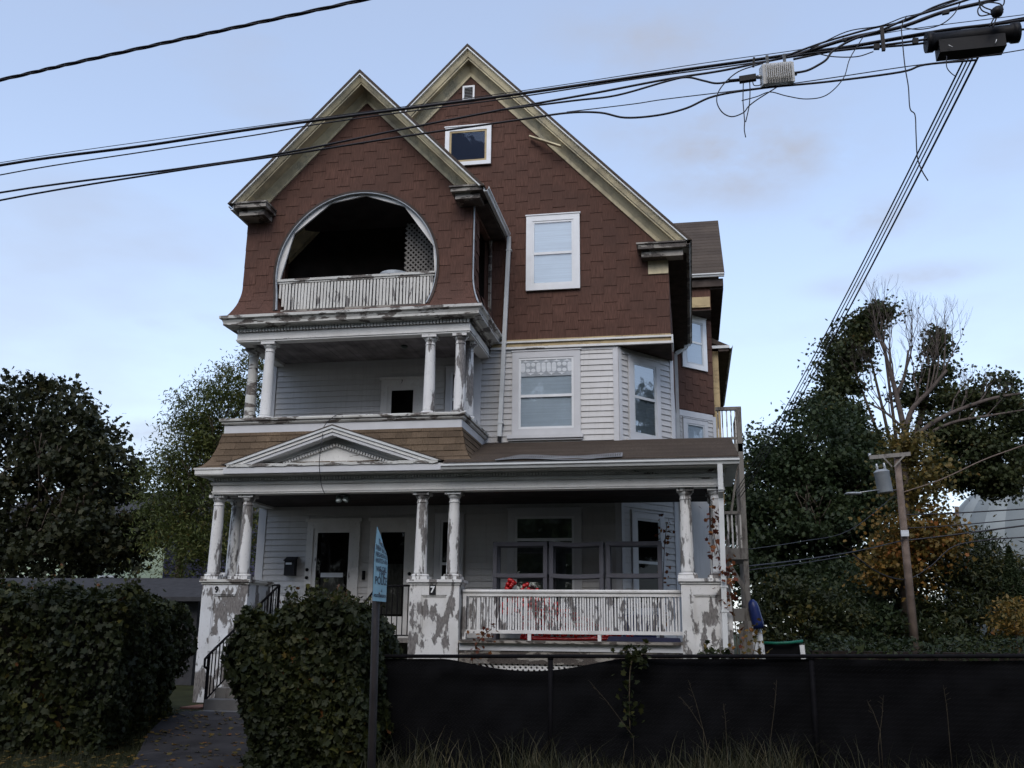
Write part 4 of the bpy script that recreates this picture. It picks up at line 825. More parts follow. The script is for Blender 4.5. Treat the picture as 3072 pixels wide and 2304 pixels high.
# ------------------------------------------------------------------ things on the porch and balcony
def mailbox():
    x0, x1, y0, y1, z0, z1 = -8.25, -8.03, Mw - .16, Mw - .022, 2.66, 3.0
    m = MB(); m.box(x0, x1, y0, y1, z0, z1); o = m.build('mailbox', 'black_plastic', None); tag(o, 'black wall mailbox on the siding left of the doors', 'mailbox')
    m = MB(); m.prism([(y0 - .03, z1 - .05), (y0 - .03, z1 - .03), (y1, z1 + .05), (y1, z1), (y0, z1 - .045)], x0 - .012, x1 + .012, 'x'); m.build('lid', 'black_plastic', o)
    m = MB(); m.box(x0 + .03, x1 - .06, y0 - .004, y0 - .001, z1 - .12, z1 - .08); m.build('name_label', 'blind_pale', o)
mailbox()
def shelf(x0, x1, lab, sag):
    y0, y1 = 18.35, 18.75; t = empty('shelf_unit', ((x0 + x1) / 2, y0, FZ), lab, 'shelf', 'shelf units on the porch')
    for x in (x0, x1 - .075):
        for y in (y0, y1 - .06): m = MB(); m.box(x, x + .075, y, y + .06, FZ, 3.25); m.build('leg', 'shelf_grey', t)
    for z in (1.62, 2.05, 2.58, 3.17):
        m = MB(); n = 8; xs = [x0 + .01 + (x1 - x0 - .02) * i / n for i in range(n + 1)]; d = [-sag * math.sin(math.pi * i / n) for i in range(n + 1)]; vs = []
        for i in range(n + 1):
            for y, zz in ((y0 - .012, z), (y0 - .012, z + .075), (y1 + .012, z + .075), (y1 + .012, z)): vs.append((xs[i], y, zz + d[i]))
        m.add(vs, [(4 * i + k, 4 * i + (k + 1) % 4, 4 * i + 4 + (k + 1) % 4, 4 * i + 4 + k) for i in range(n) for k in range(4)] + [(0, 1, 2, 3), (4 * n, 4 * n + 1, 4 * n + 2, 4 * n + 3)]); m.build('shelf', 'shelf_grey', t)
shelf(-3.70, -2.66, 'grey plastic shelf unit on the porch, left of the window', .004); shelf(-2.62, -1.60, 'grey plastic shelf unit standing in front of the porch window, with sagging shelves', .022); shelf(-1.55, -.52, 'grey plastic shelf unit on the porch, nearest the right end', .006)
def sleigh():
    t = empty('bauble_sleigh', (-2.3, 17.9, FZ), 'red sleigh-shaped ornament of shiny baubles behind the porch railing', 'ornament')
    m = MB(); m.tube(spline([(-3.05, 17.75, 1.5), (-2.9, 17.72, 1.47), (-2.0, 17.7, 1.47), (-1.2, 17.72, 1.5), (-1.05, 17.75, 1.62)], 6), .03, 6); m.tube(spline([(-3.05, 18.2, 1.5), (-2.0, 18.2, 1.47), (-1.05, 18.2, 1.62)], 6), .03, 6); m.build('runner', 'red_bauble', t)
    s = MB(); s.lathe([(.0, -.042), (.03, -.03), (.042, 0), (.03, .03), (0, .042)], 8); sme = s.mesh('bauble'); sme.materials.append(MATS['red_bauble']); cnt = 0
    for i in range(26):
        f = i / 25; top = 1.62 + .85 * max(0, 1 - f * 1.15) ** 1.3
        for z in [1.55 + .085 * k for k in range(12)]:
            if z > top or random.random() < .12: continue
            obj('bauble', sme, None, t, (-3.0 + 1.95 * f + random.uniform(-.02, .02), 17.72 + random.uniform(-.02, .02), z + random.uniform(-.02, .02))); cnt += 1
    for i in range(60):
        a = i / 60; x = -3.2 + .30 * a * (1 if i % 2 else .6); obj('bauble', sme, None, t, (-3.28 + random.uniform(-.22, .22) * (1 - i / 75), 18.0 + random.uniform(-.06, .06), 1.9 + .62 * a))
sleigh()
m = MB(); m.prism([(-1.2, 1.44), (-.65, 1.44), (-.6, 1.85), (-1.25, 1.85)], 17.7, 18.1); o = m.build('storage_tote', 'blue_plastic', None); tag(o, 'blue plastic tub behind the right part of the porch railing', 'tub'); q = MB(); q.box(-1.28, -.57, 17.67, 18.13, 1.85, 1.9); q.build('lid', 'blue_plastic', o)
m = MB(); m.hexa([(-1.45, 17.02, 1.445), (-.2, 17.02, 1.445), (-.2, 17.12, 1.445), (-1.45, 17.12, 1.445)], [(-1.4, 17.02, 1.53), (-.22, 17.02, 1.51), (-.22, 17.12, 1.51), (-1.4, 17.12, 1.53)]); tag(m.build('folded_tarp', 'navy_plastic', None), 'dark blue folded tarp lying under the porch railing', 'tarp')
def white_table():
    x0, x1, y0, y1 = -8.7, -7.98, 18.6, 19.0; t = empty('white_table', (-8.3, 18.8, FZ), 'small white table behind the black handrail, below the mailbox', 'table')
    m = MB(); m.box(x0, x1, y0, y1, 2.16, 2.22); m.build('table_top', 'window_white', t)
    for x in (x0, x1 - .06):
        for y in (y0, y1 - .06): m = MB(); m.box(x, x + .06, y, y + .06, FZ, 2.16); m.build('leg', 'window_white', t)
white_table()
# lattice panel and basin on the balcony
t = empty('lattice_panel', (-5.15, 18.15, 7.63), 'grey diamond lattice panel inside the round balcony opening', 'lattice')
for k in range(-18, 18):
    for sg in (1, -1):
        x0 = -5.62 + k * .11; a = (x0, 8.3) if sg > 0 else (x0 + 1.9, 8.3); b = (x0 + 1.9, 10.2) if sg > 0 else (x0, 10.2)
        lo, hi = 0.0, 1.0
        for lim, s2 in ((-5.62, 1), (-4.72, -1)):
            ta = (lim - a[0]) / (b[0] - a[0])
            if (b[0] - a[0]) * s2 > 0: lo = max(lo, ta)
            else: hi = min(hi, ta)
        hi = min(hi, (9.85 - 8.3) / 1.9)
        if hi - lo < .05: continue
        p = (a[0] + (b[0] - a[0]) * lo, a[1] + (b[1] - a[1]) * lo); q = (a[0] + (b[0] - a[0]) * hi, a[1] + (b[1] - a[1]) * hi)
        m = MB(); m.beam((p[0], 18.15 + (.01 if sg > 0 else 0), p[1]), (q[0], 18.15 + (.01 if sg > 0 else 0), q[1]), .009, .035); m.build('lattice_slat', 'grey_wood', t)
m = MB(); m.lathe([(0, 0), (.22, 0), (.30, .14), (.31, .14), (.23, -.012), (0, -.012)], 20); tag(m.build('basin', 'lead_grey', None, (-5.72, 17.85, 8.46)), 'pale round basin standing behind the balcony pickets', 'basin'); m = MB(); m.box(-6.05, -5.4, 17.7, 18.05, 8.40, 8.446); m.box(-6.02, -5.96, 17.72, 17.78, 7.64, 8.43); m.box(-5.48, -5.42, 17.72, 17.78, 7.64, 8.43); m.box(-6.02, -5.96, 17.97, 18.03, 7.64, 8.43); m.box(-5.48, -5.42, 17.97, 18.03, 7.64, 8.43); tag(m.build('balcony_stool', 'grey_wood', None), 'wooden stand under the basin behind the balcony pickets', 'stand')
# ------------------------------------------------------------------ fence
FY = 11.8
ftop = lambda x: 1.285 + .0142 * (x + 3.7)
fence = empty('chain_link_fence', (0, FY, .1), 'black chain-link fence covered with dark mesh screen in front of the house', 'fence')
FX0, FX1 = -3.75, 11.0
m = MB(); m.tube([(x, FY, ftop(x)) for x in (FX0, 0, 4, 8, FX1)], .022, 8); m.build('top_rail', 'black_iron', fence)
for k in range(6):
    x = -4.65 + 2.98 * k
    if x < FX0: x = FX0
    m = MB(); m.tube([(x, FY + .02, 0), (x, FY + .02, ftop(x) - .03)], .03, 10); o = m.build('post', 'black_iron', fence); q = MB(); q.lathe([(.034, 0), (.036, .03), (.02, .055), (0, .06)], 10); q.build('post_cap', 'black_iron', o, (x, FY + .02, ftop(x) - .04))
def screen():
    nx, nz = 300, 36; vs = []
    for i in range(nx + 1):
        x = FX0 + (FX1 - FX0) * i / nx; dip = .0
        if -2.95 < x < -.85: dip = .14 * math.sin(math.pi * (x + 2.95) / 2.1) ** 1.2
        if 1.6 < x < 4.3: dip = .02 * math.sin(math.pi * (x - 1.6) / 2.7)
        zt = ftop(x) - .03 - dip; zb = .05 + .02 * math.sin(x * 3)
        for j in range(nz + 1):
            f = j / nz; z = zb + (zt - zb) * f
            sagf = math.exp(-((1 - f) / .22) ** 2)
            y = FY + .05 + .035 * math.sin(x * 1.1 + f * 2) + .016 * math.sin(x * 2.7 - f * 6) + .011 * math.sin(f * 21 + 3 * math.sin(x * .9)) * (1 if dip else .5) * sagf * 2 + .012 * math.sin(x * 5 + f * 9) * (1 - f) + .008 * math.sin(x * 13 - f * 14)
            vs.append((x, y, z))
    w_ = nz + 1; m = MB(); m.add(vs, [(i * w_ + j, (i + 1) * w_ + j, (i + 1) * w_ + j + 1, i * w_ + j + 1) for i in range(nx) for j in range(nz)], True); m.build('screen', 'dark_fabric', fence)
screen()
def chainlink():
    d = .052; r = .0017; vs = []; fs = []
    n = int((FX1 - FX0) / d)
    for i in range(n):
        x0 = FX0 + .05 + i * d; pts = []; k = 0; z = .06
        while z < ftop(x0) + .035: pts.append((x0 + (d * .5 if k % 2 else -d * .5 - .002), FY - .006 + (.004 if k % 2 else -.004), z)); z += d * .5 * 1.05; k += 1
        b = len(vs)
        for p in pts: vs += [(p[0] - r, p[1], p[2]), (p[0] + r, p[1] - r, p[2]), (p[0] + r, p[1] + r, p[2])]
        for k in range(len(pts) - 1):
            for j in range(3): fs.append((b + 3 * k + j, b + 3 * k + (j + 1) % 3, b + 3 * k + 3 + (j + 1) % 3, b + 3 * k + 3 + j))
    me = bpy.data.meshes.new('wire_mesh'); me.from_pydata(vs, [], fs); o = obj('wire_mesh', me, 'black_iron', fence); o['kind'] = 'stuff'
chainlink()
# ------------------------------------------------------------------ foliage
def leaf_mesh(name, P, size, mat, shape='diamond', up=.35, tint=None, drop=0.0, outn=None):
    """P: N x 3 leaf centres; one small folded leaf at each"""
    n = len(P); size = np.broadcast_to(size, (n,)); nrm = RNG.normal(size=(n, 3)); nrm[:, 2] += up * 2
    if outn is not None: nrm += outn * 1.6
    nrm /= np.linalg.norm(nrm, axis=1, keepdims=True)
    t = RNG.normal(size=(n, 3)); t[:, 2] -= drop; t -= nrm * (t * nrm).sum(1, keepdims=True); t /= np.linalg.norm(t, axis=1, keepdims=True); b = np.cross(nrm, t)
    if shape == 'diamond': loc = np.array([(-.5, 0, 0), (0, -.27, .06), (.55, 0, -.03), (0, .27, .06)])
    elif shape == 'slim': loc = np.array([(-.5, 0, 0), (-.05, -.16, .04), (.6, 0, -.05), (-.05, .16, .04)])
    else: loc = np.array([(-.45, 0, -.04), (-.30, -.42, .06), (-.05, -.30, .03), (.15, -.50, .08), (.25, -.20, .0), (.62, 0, -.06), (.25, .20, .0), (.15, .50, .08), (-.05, .30, .03), (-.30, .42, .06)])
    k = len(loc); s = size[:, None, None]
    V = P[:, None, :] + s * (loc[None, :, 0:1] * t[:, None, :] + loc[None, :, 1:2] * b[:, None, :] + loc[None, :, 2:3] * nrm[:, None, :])
    me = bpy.data.meshes.new(name); me.vertices.add(n * k); me.vertices.foreach_set('co', V.reshape(-1).astype(np.float32)); me.loops.add(n * k); me.loops.foreach_set('vertex_index', np.arange(n * k, dtype=np.int32))
    me.polygons.add(n); me.polygons.foreach_set('loop_start', np.arange(0, n * k, k, dtype=np.int32)); me.polygons.foreach_set('loop_total', np.full(n, k, dtype=np.int32)); me.update(calc_edges=True)
    if tint is None: tint = np.clip(RNG.normal(.45, .22, n), 0, 1)
    a = me.attributes.new('tint', 'FLOAT', 'FACE'); a.data.foreach_set('value', tint.astype(np.float32)); me.materials.append(MATS[mat]); return me
def clump_points(blobs, per, spread, shell=.55):
    """blobs: (centre, radii, clumps); returns points and per-clump tint"""
    P, T = [], []
    for c, r, k in blobs:
        d = RNG.normal(size=(k, 3)); d /= np.linalg.norm(d, axis=1, keepdims=True); rad = shell + (1 - shell) * RNG.random(k) ** .7
        cc = np.array(c) + d * rad[:, None] * np.array(r); tt = RNG.normal(.42, .16, k)
        for i in range(k):
            q = RNG.normal(size=(per, 3)) * np.array([spread, spread, spread * .62]) * RNG.uniform(.6, 1.3); P.append(cc[i] + q); T.append(np.clip(tt[i] + RNG.normal(0, .14, per), 0, 1))
    return np.concatenate(P), np.concatenate(T)
def limb(m, p, d, ln, r, depth, spread=.55, up=.15, tips=None, bend=.12, kids=(2, 3), shrink=.72):
    pts = [Vector(p)]; dd = Vector(d).normalized(); k = 4
    for i in range(k):
        dd = (dd + Vector((random.uniform(-bend, bend), random.uniform(-bend, bend), random.uniform(-bend, bend) + up * .2))).normalized(); pts.append(pts[-1] + dd * ln / k)
    m.tube(pts, [r * (1 - .35 * i / k) for i in range(k + 1)], 6 if r > .03 else 4)
    if tips is not None: tips.append(pts[-1])
    if depth <= 0: return
    for j in range(random.randint(*kids)):
        s = Vector((random.uniform(-1, 1), random.uniform(-1, 1), random.uniform(-.4, .9))).normalized(); q = pts[-1] if j < 2 else pts[random.randint(2, 4)]
        limb(m, q, dd + s * spread, ln * random.uniform(.62, .85), r * shrink * random.uniform(.75, .95), depth - 1, spread, up, tips, bend, kids, shrink)
def tree(name, base, label, group, blobs, per, spread, leaf, mat, trunk_r=.25, trunk_h=3.0, shape='diamond', bark='bark', shell=.55, drop=0, branch=3):
    t = empty(name, base, label, 'tree', group); m = MB(); b = Vector(base); top = b + Vector((random.uniform(-.2, .2), random.uniform(-.2, .2), trunk_h))
    m.tube([b - Vector((0, 0, .3)), b + Vector((0, 0, .15)), b.lerp(top, .5), top], [trunk_r * 1.35, trunk_r * 1.1, trunk_r * .9, trunk_r * .8], 10)
    for c, r, k in blobs:
        c = Vector(c); st = b.lerp(top, random.uniform(.75, 1.0)); mid = st.lerp(c, .5) + Vector((0, 0, .3)); m.tube([st, mid, c], [trunk_r * .5, trunk_r * .32, trunk_r * .16], 6)
        for q in range(branch): limb(m, st.lerp(c, .55 + .12 * q), (random.uniform(-1, 1), random.uniform(-1, 1), random.uniform(.1, .8)), max(r) * .55, trunk_r * .14, 2, .7)
    m.build('trunk', bark, t); P, T = clump_points(blobs, per, spread, shell); me = leaf_mesh('crown', P, RNG.uniform(.7, 1.25, len(P)) * leaf, mat, shape, tint=T, drop=drop); obj('crown', me, None, t); return t
def blob(u, v, Y, rx, rz, k, ry=None): c = at(u, v, Y); return (tuple(c), (rx, ry or rx, rz), k)
# left: big dark maple and a lighter slender tree behind the hedge
tree('maple_tree', (-24.4, 31, .6), 'large dark maple with dense drooping crown at the far left', 'trees left of the house',
     [blob(-60, 1330, 31, 3.2, 2.6, 60), blob(90, 1270, 31, 2.2, 1.9, 55), blob(230, 1330, 30.5, 1.7, 1.7, 42), blob(300, 1440, 30, 1.5, 1.3, 34), blob(150, 1490, 30, 2.6, 1.6, 52), blob(-60, 1560, 30, 3.2, 1.9, 56), blob(280, 1620, 29.5, 2.0, 1.1, 42), blob(110, 1660, 29.5, 2.2, 1.2, 40), blob(360, 1590, 29.5, 1.2, .9, 18)],
     78, .30, .17, 'leaf_maple_red', .36, 3.2, 'lobed', shell=.5)
tree('birch_tree', (-14.6, 26.5, .6), 'lighter green tree with small leaves just left of the porch', 'trees left of the house',
     [blob(700, 1190, 26.5, .8, 1.3, 30), blob(615, 1240, 26.5, .9, 1.1, 32), blob(560, 1340, 26.5, 1.0, 1.0, 34), blob(660, 1380, 26.5, 1.2, 1.2, 44), blob(520, 1450, 26.3, .95, .8, 28), blob(610, 1530, 26.3, 1.5, 1.0, 44), blob(700, 1620, 26.3, 1.3, 1.0, 34), blob(560, 1660, 26, 1.2, .9, 32), blob(770, 1140, 26.5, .6, 1.1, 16), blob(480, 1560, 26, .6, .7, 12)],
     125, .30, .125, 'leaf_birch', .13, 4.5, 'slim', shell=.25, drop=.8)
# right: dense tree, maple with dead limbs, vine tree
tree('dense_tree', (7.0, 44, .6), 'dense dark green tree right behind the house', 'trees right of the house',
     [blob(2440, 1350, 44, 2.6, 2.2, 70), blob(2330, 1450, 44, 2.6, 2.2, 66), blob(2520, 1480, 43.5, 2.6, 2.4, 66), blob(2300, 1590, 43.5, 2.6, 2.2, 62), blob(2430, 1640, 43, 3.0, 2.4, 74), blob(2580, 1620, 43, 2.2, 2.2, 50), blob(2290, 1720, 43, 2.6, 1.8, 46)],
     125, .42, .165, 'leaf_dark', .4, 4, 'lobed', shell=.45)
mp_tree = tree('half_dead_maple', (10.4, 50, .6), 'tall maple with bare dead limbs rising among leafy branches at the right', 'trees right of the house',
     [blob(2500, 1170, 49, 1.2, 1.5, 28), blob(2545, 1060, 49, 1.1, 1.4, 28), blob(2590, 985, 49, .8, .6, 13), blob(2640, 945, 49, .8, .35, 9), blob(2505, 1265, 49, 1.3, 1.3, 26), blob(2570, 1340, 49.5, 1.7, 1.5, 32), blob(2640, 1430, 49.5, 1.8, 1.4, 32), blob(2815, 1015, 50, .5, .4, 4), blob(2812, 1050, 50, .55, .4, 5), blob(2800, 1130, 50, 1.2, .8, 11), blob(2770, 1190, 50, 1.2, .8, 12), blob(2890, 1200, 49.5, 1.2, .7, 13), blob(2850, 1270, 49.5, 1.3, .9, 14), blob(3000, 1190, 49.5, 1.3, .9, 18), blob(2900, 1350, 49, 1.9, 1.4, 36), blob(3010, 1380, 49, 2.2, 1.6, 44), blob(3060, 1270, 49, 1.8, 1.5, 34), blob(2870, 1430, 49, 1.0, .6, 14), blob(2960, 1450, 49, 1.6, .9, 24)],
     125, .36, .17, 'leaf_maple', .24, 8.0, 'lobed', shell=.3, branch=1)
def dead_limbs():
    m = MB(); fork = at(2715, 1300, 50)
    m.tube([at(2713, 1400, 50), at(2713, 1350, 50), fork], [.24, .22, .21], 8)
    for path_, r in (([(2715, 1300), (2690, 1190), (2672, 1120), (2655, 1060)], .15), ([(2715, 1300), (2735, 1230), (2790, 1170), (2840, 1110)], .15), ([(2740, 1310), (2830, 1250), (2960, 1200), (3060, 1180)], .13), ([(2735, 1330), (2850, 1270), (2980, 1245), (3072, 1230)], .09), ([(2690, 1190), (2715, 1120), (2725, 1050)], .10), ([(2715, 1290), (2660, 1240), (2590, 1200)], .07)):
        pts = spline([at(u, v, 48 - .2 * i) for i, (u, v) in enumerate(path_)], 5); n = len(pts); m.tube(pts, [r * (1 - .55 * i / n) for i in range(n)], 7)
        for k in range(7 if r > .1 and path_[-1][0] < 2900 else 3):
            p = pts[int(n * (.40 + .085 * k)) if int(n * (.40 + .085 * k)) < n else n - 1]; d = (pts[-1] - pts[0]).normalized() + Vector((random.uniform(-.5, .5), random.uniform(-.5, .5), .75))
            limb(m, p, d, 1.35 if path_[-1][0] < 2900 else .7, max(.03, r * .34), 4, .5, .35, None, .12, (2, 3), .62)
    m.build('dead_limbs', 'bark_dead', mp_tree)
dead_limbs()
def vine():
    t = empty('vine_column', tuple(at(2690, 1920, 36.0)), 'orange and yellow vine climbing the trunk behind the utility pole', 'vine')
    m = MB(); m.tube([at(2720, 1910, 36), at(2715, 1600, 36), at(2713, 1380, 36)], [.2, .17, .15], 8); m.build('stem', 'bark', t)
    P, T = clump_points([blob(2690, 1690, 36, 1.0, 1.0, 40), blob(2750, 1560, 36, 1.2, 1.4, 36), blob(2740, 1420, 36, .9, 1.3, 30), blob(2790, 1620, 36, 1.0, .8, 22), blob(2710, 1330, 36, .6, .9, 12)], 60, .36, .45); T = np.clip(T + .04, 0, 1); T[P[:, 2] > 6] *= .5
    obj('leaves', leaf_mesh('leaves', P, RNG.uniform(.7, 1.3, len(P)) * .14, 'leaf_autumn', 'lobed', tint=T), None, t)
vine()
def shrub(name, label, blobs, per, spread, leaf, mat, shape='diamond', group=None, cat='shrub', shell=.4, stems=6):
    c = blobs[0][0]; base = (c[0], c[1], gz(c[0], c[1])); t = empty(name, base, label, cat, group); m = MB()
    for k in range(stems):
        e = Vector(blobs[k % len(blobs)][0]); m.tube(spline([Vector(base) + Vector((random.uniform(-.2, .2), 0, -.1)), Vector(base).lerp(e, .5) + Vector((random.uniform(-.2, .2), random.uniform(-.2, .2), .1)), e], 4), [.03] * 4 + [.022] * 4 + [.012], 5)
    m.build('stem', 'bark', t); P, T = clump_points(blobs, per, spread, shell); P[:, 2] = np.maximum(P[:, 2], base[2] + .02); obj('leaves', leaf_mesh('leaves', P, RNG.uniform(.7, 1.3, len(P)) * leaf, mat, shape, tint=T), None, t); return t
shrub('yellowing_bush', 'yellow-green leafy bush behind the playset', [blob(2400, 1830, 33, 1.6, .9, 46), blob(2330, 1790, 33, .9, .8, 26), blob(2490, 1850, 33, 1.1, .9, 32), blob(2290, 1880, 32, .8, .6, 16), blob(2400, 1900, 33, 1.6, .6, 26)], 60, .28, .15, 'leaf_mixed', 'diamond', 'bushes right of the house')
shrub('sumac_thicket', 'dark green feathery thicket beneath the dome', [blob(2880, 1680, 38, 1.8, 1.2, 56), blob(2960, 1720, 38, 1.4, .9, 40), blob(2800, 1790, 37, 1.6, 1.2, 50), blob(2930, 1800, 37, 1.8, 1.4, 60), blob(3030, 1790, 37, 1.5, 1.1, 44), blob(3090, 1760, 37, 1.2, 1.0, 26), blob(2870, 1890, 36, 2.4, .7, 44)], 64, .32, .19, 'leaf_mixed', 'slim', 'bushes right of the house')
shrub('dark_thicket', 'low dark bushes in the shade between the bush and the utility pole', [blob(2560, 1800, 38, 1.6, 1.2, 46), blob(2650, 1850, 37, 1.6, .9, 44), blob(2560, 1890, 36, 2.2, .7, 40), blob(2480, 1760, 40, 1.4, 1.0, 34), blob(2690, 1760, 40, 1.2, 1.0, 26), blob(2750, 1870, 37, 1.4, .8, 30)], 60, .32, .18, 'leaf_dark', 'diamond', 'bushes right of the house')
shrub('autumn_shrub', 'small reddish yellow shrub at the right edge behind the low hedge', [blob(3050, 1860, 30, .7, .6, 18), blob(3090, 1900, 30, .7, .5, 14)], 50, .2, .13, 'leaf_autumn', 'diamond', 'bushes right of the house')
def cedar():
    b = at(3055, 1900, 34); b.z = .8; t = empty('conifer', tuple(b), 'slim dark conical conifer at the right edge', 'tree'); m = MB(); m.tube([b, b + Vector((0, 0, 3.4))], [.08, .02], 6); m.build('trunk', 'bark', t)
    n = 5200; h = RNG.random(n) ** .8; a = RNG.random(n) * 6.283; r = .75 * (1 - h) * (.6 + .4 * RNG.random(n)) + .03; P = np.stack([b.x + r * np.cos(a), b.y + r * np.sin(a), b.z + .1 + 3.5 * h], 1); obj('crown', leaf_mesh('crown', P, .13, 'leaf_dark', 'slim'), None, t)
cedar()
def hedge(name, label, inside, bounds, n, leaf, mat='leaf_hedge', grp=None, core=None, shape='lobed', twigs=60):
    """leaves over the surface of an uneven hedge; inside(p) > 0 within"""
    x0, x1, y0, y1, z0, z1 = bounds; t = empty(name, ((x0 + x1) / 2, (y0 + y1) / 2, gz((x0 + x1) / 2, (y0 + y1) / 2)), label, 'hedge', grp)
    P = RNG.random((n * 12, 3)) * np.array([x1 - x0, y1 - y0, z1 - z0]) + np.array([x0, y0, z0]); d = inside(P)
    lump = .07 * np.sin(P[:, 0] * 5.1 + P[:, 2] * 3) + .05 * np.sin(P[:, 1] * 6.3 + P[:, 2] * 4.7 + P[:, 0] * 2) + .04 * np.sin(P[:, 0] * 11 + P[:, 2] * 9)
    d = d + lump; pr = np.where((d > 0) & (d < .30), np.exp(-d / .14), 0); P = P[RNG.random(len(P)) < pr][:n]
    T = np.clip(.40 + .16 * np.sin(P[:, 0] * 3 + P[:, 2] * 2.2) + RNG.normal(0, .19, len(P)), 0, 1)
    eps = .03; g = np.stack([inside(P + np.eye(3)[i] * eps) - inside(P - np.eye(3)[i] * eps) for i in range(3)], 1); g = -g / (np.linalg.norm(g, axis=1, keepdims=True) + 1e-6)
    obj('leaves', leaf_mesh('leaves', P, RNG.gamma(7, 1 / 7, len(P)) * leaf, mat, shape, .2, T, outn=g * .75), None, t)
    top = P[P[:, 2] > np.quantile(P[:, 2], .93)]; top = top[RNG.integers(0, len(top), twigs)]; Q = []; sm = MB()
    for p in top:
        h_ = RNG.uniform(.06, .24); dx, dy = RNG.normal(0, .05, 2); k = int(3 + h_ * 34); f = np.linspace(.1, 1, k)[:, None]; Q.append(p + f * np.array([dx, dy, h_]) + RNG.normal(0, .018, (k, 3))); sm.tube([Vector(p), Vector(p) + Vector((dx, dy, h_))], [.004, .0015], 4)
    Q = np.concatenate(Q); obj('shoot_leaves', leaf_mesh('shoot_leaves', Q, RNG.uniform(.5, 1.0, len(Q)) * leaf, mat, shape, .3, np.clip(RNG.normal(.62, .2, len(Q)), 0, 1)), None, t); o = sm.build('shoot', 'stem', t); o['kind'] = 'stuff'
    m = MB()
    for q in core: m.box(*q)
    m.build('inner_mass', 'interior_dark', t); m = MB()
    idx = RNG.integers(0, len(P), twigs)
    for i in idx: p = Vector(P[i]); m.tube([p - Vector(g[i]) * -.25 * -1, p, p + Vector((random.uniform(-.08, .08), random.uniform(-.08, .08), random.uniform(.0, .14)))], [.006, .004, .002], 4)
    o = m.build('twig', 'stem', t); o['kind'] = 'stuff'; return t
def box_in(x0, x1, y0, y1, zt):
    def f(P):
        z = zt(P[:, 0], P[:, 1]); return np.minimum.reduce([P[:, 0] - x0, x1 - P[:, 0], P[:, 1] - y0, y1 - P[:, 1], z - P[:, 2], P[:, 2] + .4])
    return f
hl = lambda x, y: 2.12 - .10 * np.clip((x + 10) / 3, 0, 1) - .11 * np.clip((y - 12) / 2.5, 0, 1)
def hleft(P):
    return np.minimum.reduce([P[:, 0] + 13.5, -7.12 - .24 * (P[:, 1] - 11.7) - .16 * np.clip(1.6 - P[:, 2], 0, 2) - P[:, 0], P[:, 1] - 11.7, 14.9 - P[:, 1], hl(P[:, 0], P[:, 1]) - P[:, 2], P[:, 2] + .4])
hedge('hedge', 'long dark leafy hedge filling the left foreground beside the path', hleft, (-13.5, -6.9, 11.6, 14.95, 0, 2.3), 60000, .066, grp='front hedges', core=[(-13.4, -8.1, 12.0, 14.6, .1, 1.75)], twigs=140)
def hc(P):
    z = 1.82 - .06 * np.sin(P[:, 0] * 2.1); cut = np.clip((P[:, 0] + 4.15) / .5, 0, 1) ** 2 * .35; b = np.minimum.reduce([P[:, 0] + 5.36 - .16 * (1.8 - P[:, 2]), -3.70 - P[:, 0], P[:, 1] - 11.0, 12.45 - P[:, 1], z - cut - P[:, 2], P[:, 2] + .4]); return b
hedge('hedge', 'dark leafy hedge in front of the steps between the path and the blue sign', hc, (-5.85, -3.25, 10.95, 12.5, 0, 1.95), 36000, .066, grp='front hedges', core=[(-4.85, -3.8, 11.4, 12.1, .05, 1.4)], twigs=110)
hr = lambda x, y: 1.50 + .03 * np.sin(x * 1.3)
hedge('low_hedge', 'low clipped hedge in the yard behind the fence, right of the playset', box_in(2.3, 14, 22, 23.2, hr), (2.2, 14, 21.9, 23.3, .5, 1.6), 9000, .085, 'leaf_dark', core=[(2.5, 13.8, 22.3, 22.9, .3, 1.25)], shape='diamond', twigs=20)
# vines and weeds by the porch and fence
def sprig(name, label, pts, n, spread, leaf, mat, cat='vine', shape='lobed', grp=None):
    t = empty(name, tuple(pts[0]), label, cat, grp); sp_ = spline(pts, 8); m = MB(); m.tube(sp_, .007, 5); m.build('stem', 'stem', t)
    A = np.array([tuple(p) for p in sp_]); P = A[RNG.integers(0, len(A), n)] + RNG.normal(size=(n, 3)) * np.array(spread); obj('leaves', leaf_mesh('leaves', P, RNG.uniform(.6, 1.3, n) * leaf, mat, shape), None, t)
sprig('porch_vine', 'red and orange vine around the right porch pier and downspout', [Vector((.72, 16.85, .4)), Vector((.70, 16.88, 1.6)), Vector((.60, 16.85, 2.5)), Vector((.52, 16.9, 2.75)), Vector((.40, 17.0, 3.3)), Vector((.40, 17.0, 3.8))], 150, (.09, .06, .12), .09, 'leaf_vine_red')
sprig('porch_creeper', 'dark red creeper on the siding by the right porch window', [Vector((-.55, 18.6, 1.5)), Vector((-.52, 18.7, 2.4)), Vector((-.48, 18.8, 3.1)), Vector((-.42, 18.8, 3.6))], 90, (.07, .05, .1), .08, 'leaf_vine_red')
sprig('fence_vine', 'green vine hanging down the fence screen', [at(1890, 2190, 11.72), at(1888, 2080, 11.72), at(1895, 1985, 11.75), at(1930, 1960, 11.78), at(1860, 1950, 11.8)], 130, (.07, .02, .06), .07, 'leaf_hedge')
sprig('pier_weed', 'green weeds at the foot of the right pier above the fence', [Vector((-.1, 16.5, .4)), Vector((.1, 16.4, 1.1)), Vector((.35, 16.4, 1.25)), Vector((.6, 16.45, 1.15))], 150, (.12, .08, .10), .10, 'leaf_mixed', 'weeds')
sprig('porch_weed', 'reddish weed growing at the porch floor edge by the middle pier', [Vector((-3.75, 16.8, .5)), Vector((-3.7, 16.8, 1.2)), Vector((-3.55, 16.8, 1.5)), Vector((-3.4, 16.8, 1.62))], 60, (.10, .05, .08), .075, 'leaf_vine_red', 'weeds')
